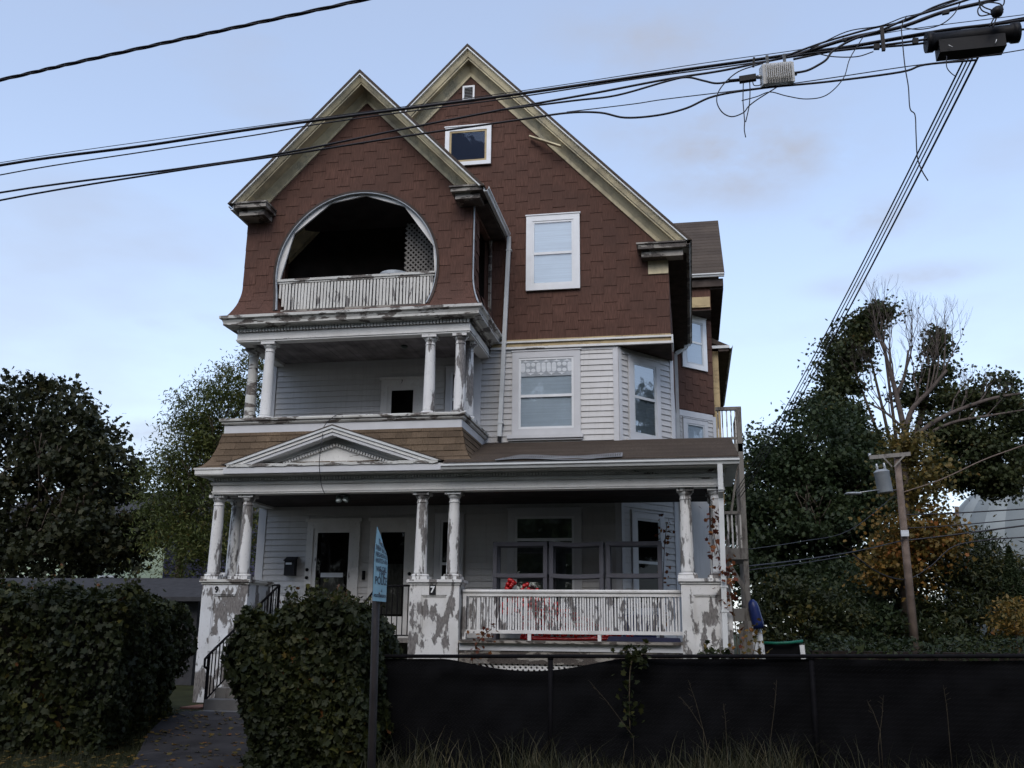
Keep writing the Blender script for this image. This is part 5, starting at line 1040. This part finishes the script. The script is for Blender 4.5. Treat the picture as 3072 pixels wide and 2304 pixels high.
sprig('yard_weed', 'brown dry weeds between the right pier and the playset', [Vector((.85, 17.2, .4)), Vector((.9, 17.2, 1.0)), Vector((1.0, 17.2, 1.35)), Vector((1.05, 17.2, 1.6))], 110, (.12, .1, .14), .08, 'leaf_autumn', 'weeds')
# grass in front of the fence
def grass():
    n = 11000; x = RNG.uniform(-4.0, 6.2, n); y = RNG.uniform(10.3, 11.72, n); dens = .55 + .45 * np.sin(x * 2.3 + 1) * np.sin(x * .9 + .5); keep = RNG.random(n) < dens * np.clip((x + 4.4) / 1.6, .25, 1); x, y = x[keep], y[keep]; n = len(x)
    h = RNG.gamma(3.2, .075, n) * (1 + .35 * np.sin(x * 1.9)); h = np.clip(h, .06, .62); a = RNG.random(n) * 6.283; lean = RNG.uniform(.1, .75, n) * h; w_ = RNG.uniform(.003, .007, n); K = 4; V = np.zeros((n, K, 2, 3))
    for k in range(K):
        f = k / (K - 1); px = x + lean * np.cos(a) * f ** 2; py = y + lean * np.sin(a) * f ** 2; pz = np.array([gz(q, r) for q, r in zip(x, y)]) + h * (f - .18 * f * f) if k else np.array([gz(q, r) - .01 for q, r in zip(x, y)])
        ww = w_ * (1 - .92 * f)
        V[:, k, 0] = np.stack([px - ww, py, pz], 1); V[:, k, 1] = np.stack([px + ww, py + ww * .6, pz], 1)
    b = np.arange(n)[:, None, None] * K * 2; quad = np.array([[2 * k, 2 * k + 1, 2 * k + 3, 2 * k + 2] for k in range(K - 1)])[None]; Q = (b + quad).reshape(-1, 4)
    me = bpy.data.meshes.new('grass'); me.from_pydata(V.reshape(-1, 3).tolist(), [], Q.tolist()); at_ = me.attributes.new('tint', 'FLOAT', 'FACE'); at_.data.foreach_set('value', np.repeat(np.clip(RNG.normal(.5, .26, n), 0, 1), K - 1).astype(np.float32)); me.materials.append(MATS['grass'])
    o = obj('grass', me, None); tag(o, 'long dry grass growing in front of the fence', 'grass', kind='stuff')
grass()
for k, (u, v, u2, v2) in enumerate([(1765, 2040, 1900, 2210), (2065, 2040, 2120, 2230), (2830, 2055, 2850, 2235), (2650, 2085, 2635, 2240), (2600, 2100, 2640, 2190), (2040, 2090, 2110, 2190), (2330, 2040, 2310, 2230), (2170, 2110, 2180, 2240)]):
    m = MB(); a, b = at(u2, v2, 11.5), at(u, v, 11.62); m.tube([Vector((a.x, a.y, .02)), a, a.lerp(b, .6) + Vector((.01, 0, .01)), b], [.003, .003, .002, .001], 4)
    for j in range(5): p = a.lerp(b, .55 + .09 * j); m.tube([p, p + Vector((random.uniform(-.06, .06), random.uniform(-.02, .02), .03))], .0015, 3)
    tag(m.build('dry_stalk', 'stem', None), ('longest dry stalk leaning left against the fence screen, left of the vine', 'pale stalk leaning left, second from the left along the fence', 'tall straight stalk nearest the right end of the fence', 'stalk left of the tallest right stalk, upright', 'stalk leaning left beside the upright stalk at the right', 'short stalk leaning left near the middle of the fence', 'upright dark stalk just left of the right fence post', 'shortest upright stalk between the two fence posts')[k], 'stalk', 'dry stalks by the fence')
def fallen():
    n = 900; x = RNG.uniform(-9, -4.2, n); y = RNG.uniform(9.7, 15.2, n); z = np.array([gz(a, b) + .062 for a, b in zip(x, y)]); me = leaf_mesh('fallen_leaves', np.stack([x, y, z], 1), RNG.uniform(.04, .09, n), 'leaf_autumn', 'lobed', 3.0); o = obj('fallen_leaves', me, None); tag(o, 'scattered fallen leaves on the path and the ground beside it', 'leaves', kind='stuff')
fallen()
def verge():
    n = 5200; x = RNG.uniform(-9.2, -6.4, n); y = RNG.uniform(10.2, 15.0, n); k = RNG.random(n); h = RNG.gamma(3, .028, n); a = RNG.random(n) * 6.283; w_ = .004; z = np.array([gz(q, r) for q, r in zip(x, y)]); keep = x < np.interp(y, [9.6, 11, 12, 13.2, 14.3, 15.15], [-6.3, -6.45, -6.95, -7.55, -7.95, -8.05]) + .03; x, y, z, h, a = x[keep], y[keep], z[keep], h[keep], a[keep]; n = len(x)
    V = np.stack([np.stack([x - w_, y, z], 1), np.stack([x + w_, y, z], 1), np.stack([x + .4 * h * np.cos(a), y + .4 * h * np.sin(a), z + h], 1)], 1); me = bpy.data.meshes.new('lawn_grass'); me.from_pydata(V.reshape(-1, 3).tolist(), [], np.arange(3 * n).reshape(-1, 3).tolist()); q = me.attributes.new('tint', 'FLOAT', 'FACE'); q.data.foreach_set('value', np.clip(RNG.normal(.3, .2, n), 0, 1).astype(np.float32)); o = obj('lawn_grass', me, 'grass'); tag(o, 'short grass along the left edge of the path', 'grass', kind='stuff')
verge()
# ------------------------------------------------------------------ street sign
def sign():
    base = Vector((-2.32, 7.2, 0)); t = empty('street_sign', tuple(base), 'pale blue neighbourhood watch sign, bent at the top, on a brown post', 'sign')
    m = MB(); m.tube([(-2.325, 7.22, -.2), (-2.34, 7.22, 1.0), (-2.362, 7.22, 2.22)], .031, 8); m.build('post', 'post_brown', t)
    c = Vector((-2.318, 7.19, 1.785)); d = Vector((.03, 1.0, 0)).normalized(); nm = Vector((d.y, -d.x, 0)); Wd, Hh = .305, .50; nx, nz = 14, 18
    def pt(a, b, o=0.0):
        """a, b in 0..1 across and up; the upper left corner is bent up and back"""
        x = (a - .5) * Wd; z = b * Hh; cur = max(0, b - .55) / .45; z += .02 - .085 * (a) * cur ** 1.5 + .05 * (1 - a) ** 2 * cur ** 2; off = -.05 * cur ** 2 * (a - .2) + .012 * math.sin(math.pi * a); return c + d * x + nm * (off + o) + Vector((0, 0, z))
    m = MB()
    for o_ in (0, -.002):
        vs = [pt(i / nx, j / nz, o_) for j in range(nz + 1) for i in range(nx + 1)]; m.add(vs, [(j * (nx + 1) + i, j * (nx + 1) + i + 1, (j + 1) * (nx + 1) + i + 1, (j + 1) * (nx + 1) + i) for j in range(nz) for i in range(nx)], True)
    m.build('sign_panel', 'sign_blue', t)
    for txt, b, h in (('THIS IS A', .84, .036), ('NEW BRITAIN', .745, .036), ('NEIGHBORHOOD', .655, .036), ('WATCH AREA', .565, .036), ('WE CALL', .435, .042), ('THE', .355, .06), ('POLICE', .25, .06), ('POLICE EMERGENCY 911', .06, .022)):
        cu = bpy.data.curves.new('txt', 'FONT'); cu.body = txt; cu.size = h * 1.35; cu.align_x = 'CENTER'; cu.offset = .0012; tmp = bpy.data.objects.new('tmp', cu); COL.objects.link(tmp); dg = bpy.context.evaluated_depsgraph_get(); me = bpy.data.meshes.new_from_object(tmp.evaluated_get(dg)); bpy.data.objects.remove(tmp)
        bm = bmesh.new(); bm.from_mesh(me); xs = [v.co.x for v in bm.verts]; k = min(1, .27 / (max(xs) - min(xs)))
        for v in bm.verts: v.co = pt(.5 + v.co.x * k / Wd, b + v.co.y / Hh, .0025)
        bm.to_mesh(me); bm.free(); obj('lettering', me, 'sign_ink', t)
    m = MB(); q = [pt(.46, .14, .0025), pt(.54, .14, .0025), pt(.5, .19, .0025)]; m.add(q, [(0, 1, 2)]); m.build('emblem', 'sign_ink', t)
    for b in (.12, .88):
        m = MB(); m.lathe([(0, -.003), (.008, -.003), (.008, .004), (0, .005)], 8); p = pt(.35, b, .003); m.build('bolt', 'steel', t, tuple(p), (R(90), 0, math.atan2(nm.x, -nm.y)))
sign()
# ------------------------------------------------------------------ overhead wires
WY = 8.7
def cable(name, label, pts, r, Y=WY, grp='overhead wires', n=6, mat='wire_black', dy=None):
    P = spline([at(u, v, Y + (dy[i] if dy else 0)) for i, (u, v) in enumerate(pts)], n); m = MB(); m.tube(P, r * .87, 6); return tag(m.build(name, mat, None), label, 'cable', grp)
c1 = [(-500, 600), (0, 496), (434, 437), (760, 387), (1200, 328), (1540, 284), (2000, 217), (2262, 180), (2417, 157), (2560, 138), (2824, 92), (3072, 60), (3500, -20)]
cable('overhead_cable', 'thickest overhead cable crossing in front of both gables', c1, .0175)
cable('overhead_cable', 'thin wire hanging just under the thickest overhead cable', [(-500, 640), (0, 525), (461, 451), (760, 406), (944, 374), (1200, 338), (1540, 293), (1900, 238), (2150, 204), (2417, 165), (2640, 128), (2900, 84), (3300, 10)], .008, WY + .1)
cable('overhead_cable', 'thin messenger wire riding on the thickest overhead cable', [(-500, 588), (0, 488), (760, 380), (1540, 276), (2100, 191), (2417, 146), (2700, 92), (3072, 44)], .0045, WY - .04)
cable('overhead_cable', 'upper cable of the lower pair crossing the round balcony gable', [(-500, 680), (0, 578), (537, 506), (868, 456), (1200, 389), (1540, 323), (1780, 280), (2000, 238), (2160, 213), (2291, 186), (2417, 163), (2600, 142), (2824, 112)], .0125, WY - .15)
cable('overhead_cable', 'lowest overhead cable with a wave right of the main gable', [(-500, 720), (0, 601), (537, 511), (868, 463), (1200, 411), (1540, 362), (1700, 339), (1800, 338), (1875, 353), (1972, 346), (2058, 325), (2145, 288), (2291, 264), (2485, 245), (2703, 216), (2775, 194), (2930, 180)], .0115, WY - .25)
cable('overhead_cable', 'thin straight wire above the lowest overhead cable', [(1700, 336), (1900, 312), (2000, 297), (2291, 262), (2485, 235), (2717, 200), (2930, 172), (3300, 110)], .0055, WY - .2)
cable('overhead_cable', 'thick cable looping up to the black splice case', [(1500, 330), (1720, 302), (1850, 286), (2000, 244), (2060, 232), (2110, 242), (2150, 250), (2200, 243)], .011, WY - .3)
cable('overhead_cable', 'cable running from the white amplifier box up to the main bundle', [(2375, 220), (2420, 212), (2455, 195), (2480, 178), (2500, 152), (2560, 118), (2640, 92), (2740, 50), (2900, 0), (3100, -70)], .0125, WY - .3)
cable('overhead_cable', 'heavy bundle rising to the upper right corner', [(2380, 168), (2450, 145), (2560, 112), (2700, 82), (2830, 36), (2960, 5), (3150, -45)], .02, WY - .1)
cable('overhead_cable', 'second strand of the bundle rising to the upper right corner', [(2330, 178), (2450, 134), (2520, 112), (2620, 84), (2720, 62), (2800, 22), (2900, -12)], .011, WY - .2)
cable('overhead_cable', 'thin top strand of the bundle at the upper right', [(2430, 148), (2540, 95), (2640, 78), (2710, 52), (2760, 40), (2870, 2), (2950, -30)], .006, WY - .25)
cable('overhead_cable', 'cable carrying the black splice case', [(2380, 178), (2520, 150), (2660, 140), (2780, 128), (2920, 98), (3072, 88), (3300, 60)], .012, WY - .02)
cable('overhead_cable', 'thin loop drooping left of the black splice case', [(2450, 160), (2500, 170), (2570, 170), (2620, 155)], .006, WY - .3)
cable('overhead_cable', 'thin loop at the upper right below the bundle', [(2700, 82), (2760, 88), (2820, 75), (2860, 45), (2880, 10)], .006, WY - .3)
cable('drooping_wire', 'long thin wire drooping in an arc beside the white amplifier box', [(2590, 110), (2550, 175), (2530, 235), (2480, 285), (2420, 297), (2360, 288), (2310, 276), (2270, 290), (2225, 302)], .0055, WY - .35)
cable('drooping_wire', 'wire loop hanging below the tap left of the amplifier box', [(2290, 190), (2215, 215), (2165, 260), (2150, 300), (2165, 335), (2195, 350), (2230, 338), (2245, 320), (2270, 300), (2330, 262)], .0065, WY - .35)
cable('drooping_wire', 'loose wire hanging far down the sky at the right', [(2720, 48), (2705, 80), (2708, 130), (2715, 200), (2725, 260), (2730, 325), (2745, 345), (2748, 400), (2752, 470), (2765, 510), (2784, 542)], .006, WY - .4)
cable('drooping_wire', 'short loose wire end under the black splice case', [(2840, 168), (2840, 200), (2852, 218), (2868, 230)], .005, WY - .4)
# top-left twisted service cable
def twisted():
    P = spline([at(u, v, 7.5) for u, v in ((-400, 330), (0, 240), (217, 190), (488, 130), (760, 71), (1096, -2), (1500, -95))], 26); t = empty('twisted_cable', tuple(P[40]), 'twisted black service cable crossing the upper left corner', 'cable', 'overhead wires')
    for ph in range(3):
        m = MB(); m.tube([p + Vector((0, .011 * math.cos(i * .30 + ph * 2.094), .011 * math.sin(i * .30 + ph * 2.094))) for i, p in enumerate(P)], .0085, 5); m.build('strand', 'wire_black', t)
twisted()
# drop wires from the street pole to the rear of the house
for k, (du, r) in enumerate(((0, .009), (9, .0075), (18, .0075), (30, .011))):
    A = at(2895 + du * 1.3, 172, WY); B = Vector((1.12 + k * .035, 23.9, 4.9 - k * .05)); m = MB(); n = 24; P = []
    for i in range(n + 1):
        f = i / n; p = A.lerp(B, f); p.z -= .55 * 4 * f * (1 - f) * .35; P.append(p)
    m.tube(P, r, 5); tag(m.build('drop_wire', 'wire_black', None), ('leftmost', 'second from the left', 'third from the left', 'thick rightmost')[k] + ' drop wire of four slanting down to the rear porch', 'cable', 'drop wires')
# splice case and amplifier
def splice():
    a, b = at(2782, 128, WY - .1), at(3050, 98, WY - .1); c = a.lerp(b, .5); t = empty('splice_case', tuple(c), 'long black splice case hanging on the cables at the upper right', 'splice case'); d = (b - a).normalized()
    m = MB(); m.tube([a, a + d * .01, a + d * .05, a + d * .06, b - d * .06, b - d * .05, b - d * .01, b], [.085, .093, .093, .082, .082, .092, .092, .085], 16); m.build('body', 'black_plastic', t)
    for f in (0.02, .98): m = MB(); p = a.lerp(b, f); m.tube([p - d * .03, p + d * .03], .096, 16); m.build('end_ring', 'black_plastic', t)
    p, q = at(2812, 152, WY - .1), at(3010, 132, WY - .1); m = MB(); m.beam(p, q, .16, .13); m.build('lower_box', 'black_plastic', t)
    for (u, v, u2, v2) in ((2846, 135, 2858, 141), (2990, 118, 2986, 130)): m = MB(); m.tube([at(u, v, WY - .21), at(u2, v2, WY - .21)], .004, 5); m.build('tie', 'amp_white', t)
splice()
def amp():
    c = at(2332, 221, WY - .32); t = empty('amplifier_box', tuple(c), 'white finned cable amplifier box hanging from the wires', 'amplifier'); w_, h, dp = .135, .092, .08; rot = (R(14), R(-5), R(8))
    def lp(name, m, mat): o = m.build(name, mat, t); o.location = (0, 0, 0); o.rotation_euler = rot; return o
    m = MB(); m.box(-w_, w_, -dp * .5, dp, -h, h); lp('body', m, 'amp_white')
    for k in range(13): x = -w_ + .02 + k * .0192; m = MB(); m.box(x, x + .006, -dp * .5 - .03, -dp * .5, -h * .55, h * .85); lp('fin', m, 'amp_white')
    for k in range(9): x = -w_ + .03 + k * .025; m = MB(); m.box(x, x + .012, -dp * .5 - .012, -dp * .5 - .001, -h * .92, -h * .68); lp('lug', m, 'steel')
    for sx in (-1, 1): m = MB(); m.box(sx * w_ - .012, sx * w_ + .012, -dp * .55, dp, -h * 1.05, h * .92); lp('flange', m, 'amp_white'); m = MB(); m.box(sx * .08 - .012, sx * .08 + .012, 0, .02, h, h + .09); lp('hanger', m, 'steel')
    for sx in (-1, 1): m = MB(); m.tube([(sx * w_, .02, -h * .1), (sx * (w_ + .05), .02, -h * .1)], .02, 8); lp('port', m, 'steel')
amp()
t = empty('cable_tap', tuple(at(2240, 236, WY - .3)), 'small black cable tap with hanging leads left of the amplifier box', 'cable tap')
m = MB(); a, b = at(2218, 240, WY - .3), at(2268, 232, WY - .3); m.beam(a, b, .05, .055); m.build('body', 'black_plastic', t); m = MB(); m.tube([b, at(2283, 228, WY - .3)], .016, 8); m.build('connector', 'steel', t); m = MB(); m.tube([at(2185, 243, WY - .3), a], .016, 8); m.build('sleeve', 'black_plastic', t)
for pts in (((2230, 246), (2229, 300), (2231, 330), (2234, 366)), ((2249, 246), (2250, 280), (2247, 320), (2237, 366)), ((2234, 366), (2233, 390), (2237, 412)), ((2258, 245), (2262, 256), (2278, 256), (2290, 248))): m = MB(); m.tube(spline([at(u, v, WY - .31) for u, v in pts], 5), .005, 5); m.build('lead', 'wire_black', t)
t = empty('splice_bundle', tuple(at(2990, 35, WY - .3)), 'tangled black wire bundle above the splice case', 'wire bundle')
m = MB(); m.tube([at(2982, 50, WY - .3), at(2988, 40, WY - .3), at(2995, 30, WY - .3), at(3000, 20, WY - .3)], [.02, .055, .05, .02], 8); m.build('knot', 'black_plastic', t)
for pts in (((2995, 30), (3012, 10), (3010, -20)), ((2990, 35), (2950, 20), (2935, -5)), ((2985, 48), (2965, 40), (2945, 30), (2935, 5)), ((2985, 48), (2968, 80)), ((2990, 52), (2978, 82)), ((2975, 42), (2940, 47), (2935, 25), (2960, 8), (3000, 12), (3010, 30))): m = MB(); m.tube(spline([at(u, v, WY - .3) for u, v in pts], 6), .0065, 5); m.build('wire', 'wire_black', t)
for k, (u, v, u2, v2, w_) in enumerate(((2645, 82, 2651, 152, .03), (2630, 133, 2630, 148, .05), (2746, 116, 2746, 132, .05), (2836, 34, 2838, 42, .06), (2262, 174, 2260, 200, .02), (2533, 116, 2533, 124, .035))):
    m = MB(); m.beam(at(u, v, WY - .3), at(u2, v2, WY - .3), w_, .03, (0, 1, 0)); tag(m.build('cable_clamp', 'post_brown' if k == 0 else 'black_plastic', None), ('brown spacer bar clamped on the cables at the upper right', 'small black plate hanging from the cable, nearest the brown spacer bar', 'small black plate hanging beside the left end of the splice case', 'black clamp on the bundle above the splice case', 'small hanger clip left of the amplifier box', 'small clamp on the bundle left of the brown spacer bar')[k], 'clamp')
# ------------------------------------------------------------------ background: pole, dome, houses, playset
def pole():
    Y = 34; b = at(2744, 1925, Y); b.z = .55; tp = at(2690, 1362, Y); t = empty('utility_pole', tuple(b), 'leaning wooden utility pole with grey transformer and crossarm', 'utility pole')
    m = MB(); m.tube([b, b.lerp(tp, .5), tp], [.145, .125, .105], 12); m.build('shaft', 'pole_wood', t)
    m = MB(); m.beam(at(2608, 1373, Y - .15), at(2731, 1362, Y - .15), .11, .13); m.build('crossarm', 'grey_wood', t); m = MB(); m.beam(at(2650, 1372, Y - .2), at(2676, 1400, Y - .2), .03, .05); m.beam(at(2712, 1368, Y - .2), at(2682, 1400, Y - .2), .03, .05); m.build('brace', 'grey_wood', t)
    c = at(2650, 1445, Y - .35); m = MB(); m.lathe([(0, -.38), (.23, -.38), (.25, -.35), (.25, .30), (.26, .31), (.26, .33), (.17, .40), (0, .42)], 16); o = m.build('transformer', 'transformer_grey', t, tuple(c), (0, R(-6), 0))
    for dx in (-.12, .12): m = MB(); m.lathe([(.03, .38), (.05, .42), (.03, .46), (.05, .50), (.03, .54), (.04, .60), (0, .62)], 8); q = obj('bushing', m.mesh('bushing'), 'steel', o); q.location = (dx, -.05, 0)
    m = MB(); m.tube([at(2609, 1360, Y - .15), at(2609, 1372, Y - .15)], .05, 8); m.build('insulator', 'steel', t)
    arm = [at(2690, 1470, Y), at(2630, 1470, Y - .5), at(2560, 1480, Y - .9)]; m = MB(); m.tube(arm, .018, 6); m.build('lamp_arm', 'steel', t); m = MB(); e = arm[-1]; m.lathe([(0, .03), (.25, .06), (.34, -.02), (.22, -.1), (0, -.12)], 12); o = m.build('lamp_head', 'transformer_grey', t, tuple(e)); o.scale = (.85, .5, .5)
    m = MB(); p = at(2714, 1600, Y - .2); m.box(p.x - .12, p.x + .12, p.y - .06, p.y, p.z - .1, p.z + .1); m.build('tag_plate', 'blind', t)
pole()
for k, (pts, r, lab) in enumerate((([(2700, 1545), (2850, 1540), (3072, 1527), (3300, 1512)], .022, 'topmost of the four dark wires right of the utility pole'), ([(2710, 1585), (2850, 1577), (3072, 1557), (3300, 1535)], .018, 'second dark wire from the top right of the utility pole'), ([(2715, 1622), (2850, 1606), (3072, 1577), (3300, 1550)], .028, 'third dark wire from the top right of the utility pole'), ([(2560, 1665), (2640, 1720), (2720, 1738), (2790, 1700), (2860, 1640), (2960, 1620), (3072, 1612), (3300, 1600)], .022, 'lowest sagging dark wire right of the utility pole'), ([(2234, 1700), (2400, 1680), (2560, 1655), (2715, 1620)], .020, 'wire from the rear porch up to the utility pole, upper of two'), ([(2234, 1712), (2400, 1690), (2540, 1668)], .014, 'wire from the rear porch up to the utility pole, lower of two'), ([(2232, 1650), (2400, 1625), (2550, 1590), (2690, 1480)], .010, 'thin pale wire from the rear porch to the transformer'), ([(2700, 1480), (2820, 1440), (2950, 1380), (3072, 1335), (3250, 1265)], .022, 'brownish guy wire rising right from the utility pole'))):
    Ys = [34 if u > 2650 else 24 + (34 - 24) * max(0, (u - 2230) / 460) for u, v in pts]; P = spline([at(u, v, y) for (u, v), y in zip(pts, Ys)], 6); m = MB(); m.tube(P, r, 5); tag(m.build('background_wire', 'wire_black' if k != 7 else 'pole_wood', None), lab, 'wire', 'wires at the utility pole')
m = MB(); a, b = at(2875, 1650, 60), at(2870, 1520, 60); m.tube([Vector((a.x, 60, .8)), a, b], [.16, .14, .12], 8); tag(m.build('distant_pole', 'pole_wood', None), 'bare brown pole in front of the dome', 'pole')
def dome():
    c = at(3145, 1695, 84); Rr = 7.8; t = empty('dome', (c.x, c.y, .8), 'large pale grey ribbed dome behind the thicket at the right', 'dome'); ns, nr = 28, 12; A = [math.pi * 2 * i / ns for i in range(ns)]
    for i in range(ns):
        m = MB(); sub_ = 4; vs = []
        for j in range(nr + 1):
            ph = math.pi / 2 * j / nr
            for k in range(sub_ + 1):
                a = A[i] + (2 * math.pi / ns) * (k / sub_); bulge = 1 + .012 * math.sin(math.pi * k / sub_); vs.append(c + Vector((math.cos(a) * math.cos(ph) * bulge, math.sin(a) * math.cos(ph) * bulge, math.sin(ph) * .95)) * Rr)
        w_ = sub_ + 1; m.add(vs, [(j * w_ + k, j * w_ + k + 1, (j + 1) * w_ + k + 1, (j + 1) * w_ + k) for j in range(nr) for k in range(sub_)], True); m.build('panel', 'dome_grey' if i % 2 else 'dome_rib', t)
    m = MB(); m.lathe([(Rr, .3 - c.z), (Rr, .02)], 56); m.build('drum', 'dome_rib', t, tuple(c))
dome()
def house_bg(name, x0, x1, y0, y1, z1, ridge, lab, wallm, roofm, axis='y', rows=8):
    t = empty(name, ((x0 + x1) / 2, y0, .6), lab, 'house'); m = MB(); m.box(x0, x1, y0, y1, .3, z1); w_ = m.build('wall', wallm, t)
    for k in range(int((z1 - .6) / .25)):
        q = MB(); z = .6 + k * .25; q.hexa([(x0, y0 - .03, z), (x1, y0 - .03, z), (x1, y0, z), (x0, y0, z)], [(x0, y0 - .008, z + .25), (x1, y0 - .008, z + .25), (x1, y0, z + .25), (x0, y0, z + .25)]); q.build('siding_board', wallm, w_)
    m = MB(); ym = (y0 + y1) / 2; m.prism([(y0 - .3, z1 - .1), (ym, ridge), (y1 + .3, z1 - .1), (y1 + .3, z1 + .02), (ym, ridge + .15), (y0 - .3, z1 + .02)], x0 - .3, x1 + .3, 'x'); m.build('roof', roofm, t); m = MB(); m.prism([(y0, z1), (y1, z1), (ym, ridge)], x0, x1, 'x'); m.build('gable', wallm, t)
    for i in range(2):
        xa = x0 + (x1 - x0) * (.25 + .4 * i); q = MB(); q.box(xa, xa + .9, y0 - .05, y0 - .032, 2.2, 3.7); o = q.build('window', 'window_white', t); q = MB(); q.box(xa + .08, xa + .82, y0 - .06, y0 - .051, 2.28, 3.62); q.build('pane', 'glass_dark', o)
    return t
house_bg('green_house', -31, -21.3, 38, 46, 5.4, 7.6, 'pale green house glimpsed behind the maple', 'house_green', 'roof_grey'); house_bg('blue_house', -20.6, -13.5, 36, 44, 6.0, 8.2, 'dark blue house glimpsed behind the slender tree', 'house_blue', 'roof_grey')
t = empty('garage', (-15, 21.5, .5), 'low garage with grey shingled roof above the left hedge', 'garage'); m = MB(); m.box(-22, -11.6, 22, 26, .2, 2.2); m.build('wall', 'roof_grey', t); m = MB(); m.prism([(21.6, 2.2), (23.9, 2.75), (26.4, 2.2), (26.4, 2.3), (23.9, 2.85), (21.6, 2.3)], -22.4, -11.2, 'x'); m.build('roof', 'roof_grey', t)
m = MB(); m.box(-20.5, -17, 21.96, 22.0, .3, 2.05); m.build('garage_door', 'blind', t)
def playset():
    Y = 19.5; t = empty('playset', tuple(at(2270, 2080, Y)), 'wooden playset with blue plastic roller and white ladder posts right of the porch', 'playset')
    m = MB(); m.beam(at(2190, 1846, Y), at(2262, 1842, Y), .10, .24); m.build('beam', 'grey_wood', t)
    m = MB(); a, b = at(2257, 1808, Y - .1), at(2277, 1885, Y - .1); d = (a - b).normalized(); m.tube([b, b.lerp(a, .2), b.lerp(a, .8), a, a + d * .06], [.10, .115, .10, .085, .03], 14); m.build('roller', 'blue_plastic', t)
    for u0, u1 in ((2263, 2276), (2279, 2294)): m = MB(); p = at(u1, 1970, Y); p.z = .3; q = at(u0, 1895, Y); m.tube([p, q - Vector((0, 0, .05)), q, q + Vector((0, 0, .05))], [.055, .05, .045, .02], 10); m.build('post', 'window_white', t)
    for z in (.6, .9, 1.2): m = MB(); m.tube([(1.28, Y, z), (1.46, Y, z)], .02, 6); m.build('rung', 'grey_wood', t)
    m = MB(); m.beam(at(2250, 1895, Y), at(2265, 1908, Y), .05, .05); m.build('strut', 'grey_wood', t); m = MB(); p = at(2225, 1855, Y + .05); m.box(p.x - .06, p.x + .06, Y, Y + .1, .3, p.z - .1); m.build('post', 'grey_wood', t)
    t2 = empty('trampoline', tuple(at(2345, 2050, 20.5)), 'green rimmed low trough on white legs beside the playset', 'play tub'); m = MB(); m.tube([at(2285, 1928, 20.5), at(2330, 1930, 20.4), at(2370, 1928, 20.4), at(2408, 1923, 20.5)], .028, 8); m.build('rim', 'green_trim', t2)
    a, b = at(2292, 1932, 20.52), at(2400, 1930, 20.52); m = MB(); m.hexa([(a.x, 20.5, .75), (b.x, 20.5, .75), (b.x, 21.4, .75), (a.x, 21.4, .75)], [(a.x, 20.5, a.z), (b.x, 20.5, b.z), (b.x, 21.4, b.z), (a.x, 21.4, a.z)]); m.build('panel', 'dark_fabric', t2)
    for u in (2285, 2405):
        p = at(u, 1930, 20.45); m = MB(); m.beam((p.x + .05, 20.45, .3), (p.x, 20.45, p.z - .03), .09, .09, (0, 1, 0)); m.build('leg', 'window_white', t2)
playset()

tree('yard_tree', (22, 25, .5), 'leafy tree in the side yard, mirrored in the angled bay window', None, [((22, 25, 8.2), (3.2, 3.2, 3.0), 70), ((20.5, 27, 6.5), (2.4, 2.4, 2.4), 40), ((23, 23, 7.0), (2.6, 2.6, 2.4), 40), ((21, 24.5, 11.2), (1.2, 1.6, 1.2), 14)], 50, .5, .36, 'leaf_maple', .3, 3.5, 'lobed', shell=.4)
tree('yard_tree', (13.5, 15, .3), 'broad unseen tree added in the side yard to shade the right end of the porch', None, [((13.5, 15, 7.5), (4.2, 4.2, 3.4), 80), ((12, 17, 4.5), (3, 3, 2.2), 44), ((14.5, 12.5, 4.8), (3.2, 3, 2.2), 44), ((13.5, 15, 2.6), (3.4, 3.4, 1.6), 40)], 60, .6, .5, 'leaf_maple', .34, 3.5, 'diamond', shell=.35, branch=1)  # out of view, added to keep side light off the porch end
# ------------------------------------------------------------------ trees across the street, mirrored in the windows, made tall to block low sky
for k, (x, y, h, w_, lab) in enumerate(((-27, -11, 20, 6.5, 'street tree across the road, farthest to the left'), (-15, -13, 21, 6.5, 'street tree across the road, left of the middle'), (-3, -13, 19.5, 6.5, 'street tree across the road, straight behind the viewer'), (9, -13, 21, 6.5, 'street tree across the road, right of the middle'), (21, -11, 20, 6.5, 'street tree across the road, farthest to the right'))):
    tree('street_tree', (x, y, -.2), lab, 'trees across the street', [((x, y, h * .70), (w_, w_ * .6, h * .29), 130), ((x + w_ * .55, y, h * .5), (w_ * .65, w_ * .5, h * .27), 60), ((x - w_ * .55, y, h * .5), (w_ * .65, w_ * .5, h * .27), 60), ((x, y, h * .28), (w_ * 1.1, w_ * .5, h * .2), 80)], 70, .75, .62, 'leaf_maple', .4, 6.0, 'diamond', shell=.3, branch=1)
t = empty('street_pole', (4.7, 8.8, 0), 'wooden street pole beside the pavement carrying the overhead cables', 'utility pole')
m = MB(); m.tube([(4.7, 8.8, -.3), (4.7, 8.8, 5), (4.7, 8.8, 10.5)], [.17, .15, .12], 12); m.build('shaft', 'pole_wood', t); m = MB(); m.beam((3.7, 8.8, 9.9), (5.7, 8.8, 9.9), .1, .12); m.build('crossarm', 'grey_wood', t)
for x in (3.8, 4.3, 5.1, 5.6): m = MB(); m.lathe([(.03, 0), (.05, .03), (.03, .06), (.05, .09), (0, .13)], 8); m.build('insulator', 'steel', t, (x, 8.8, 9.96))
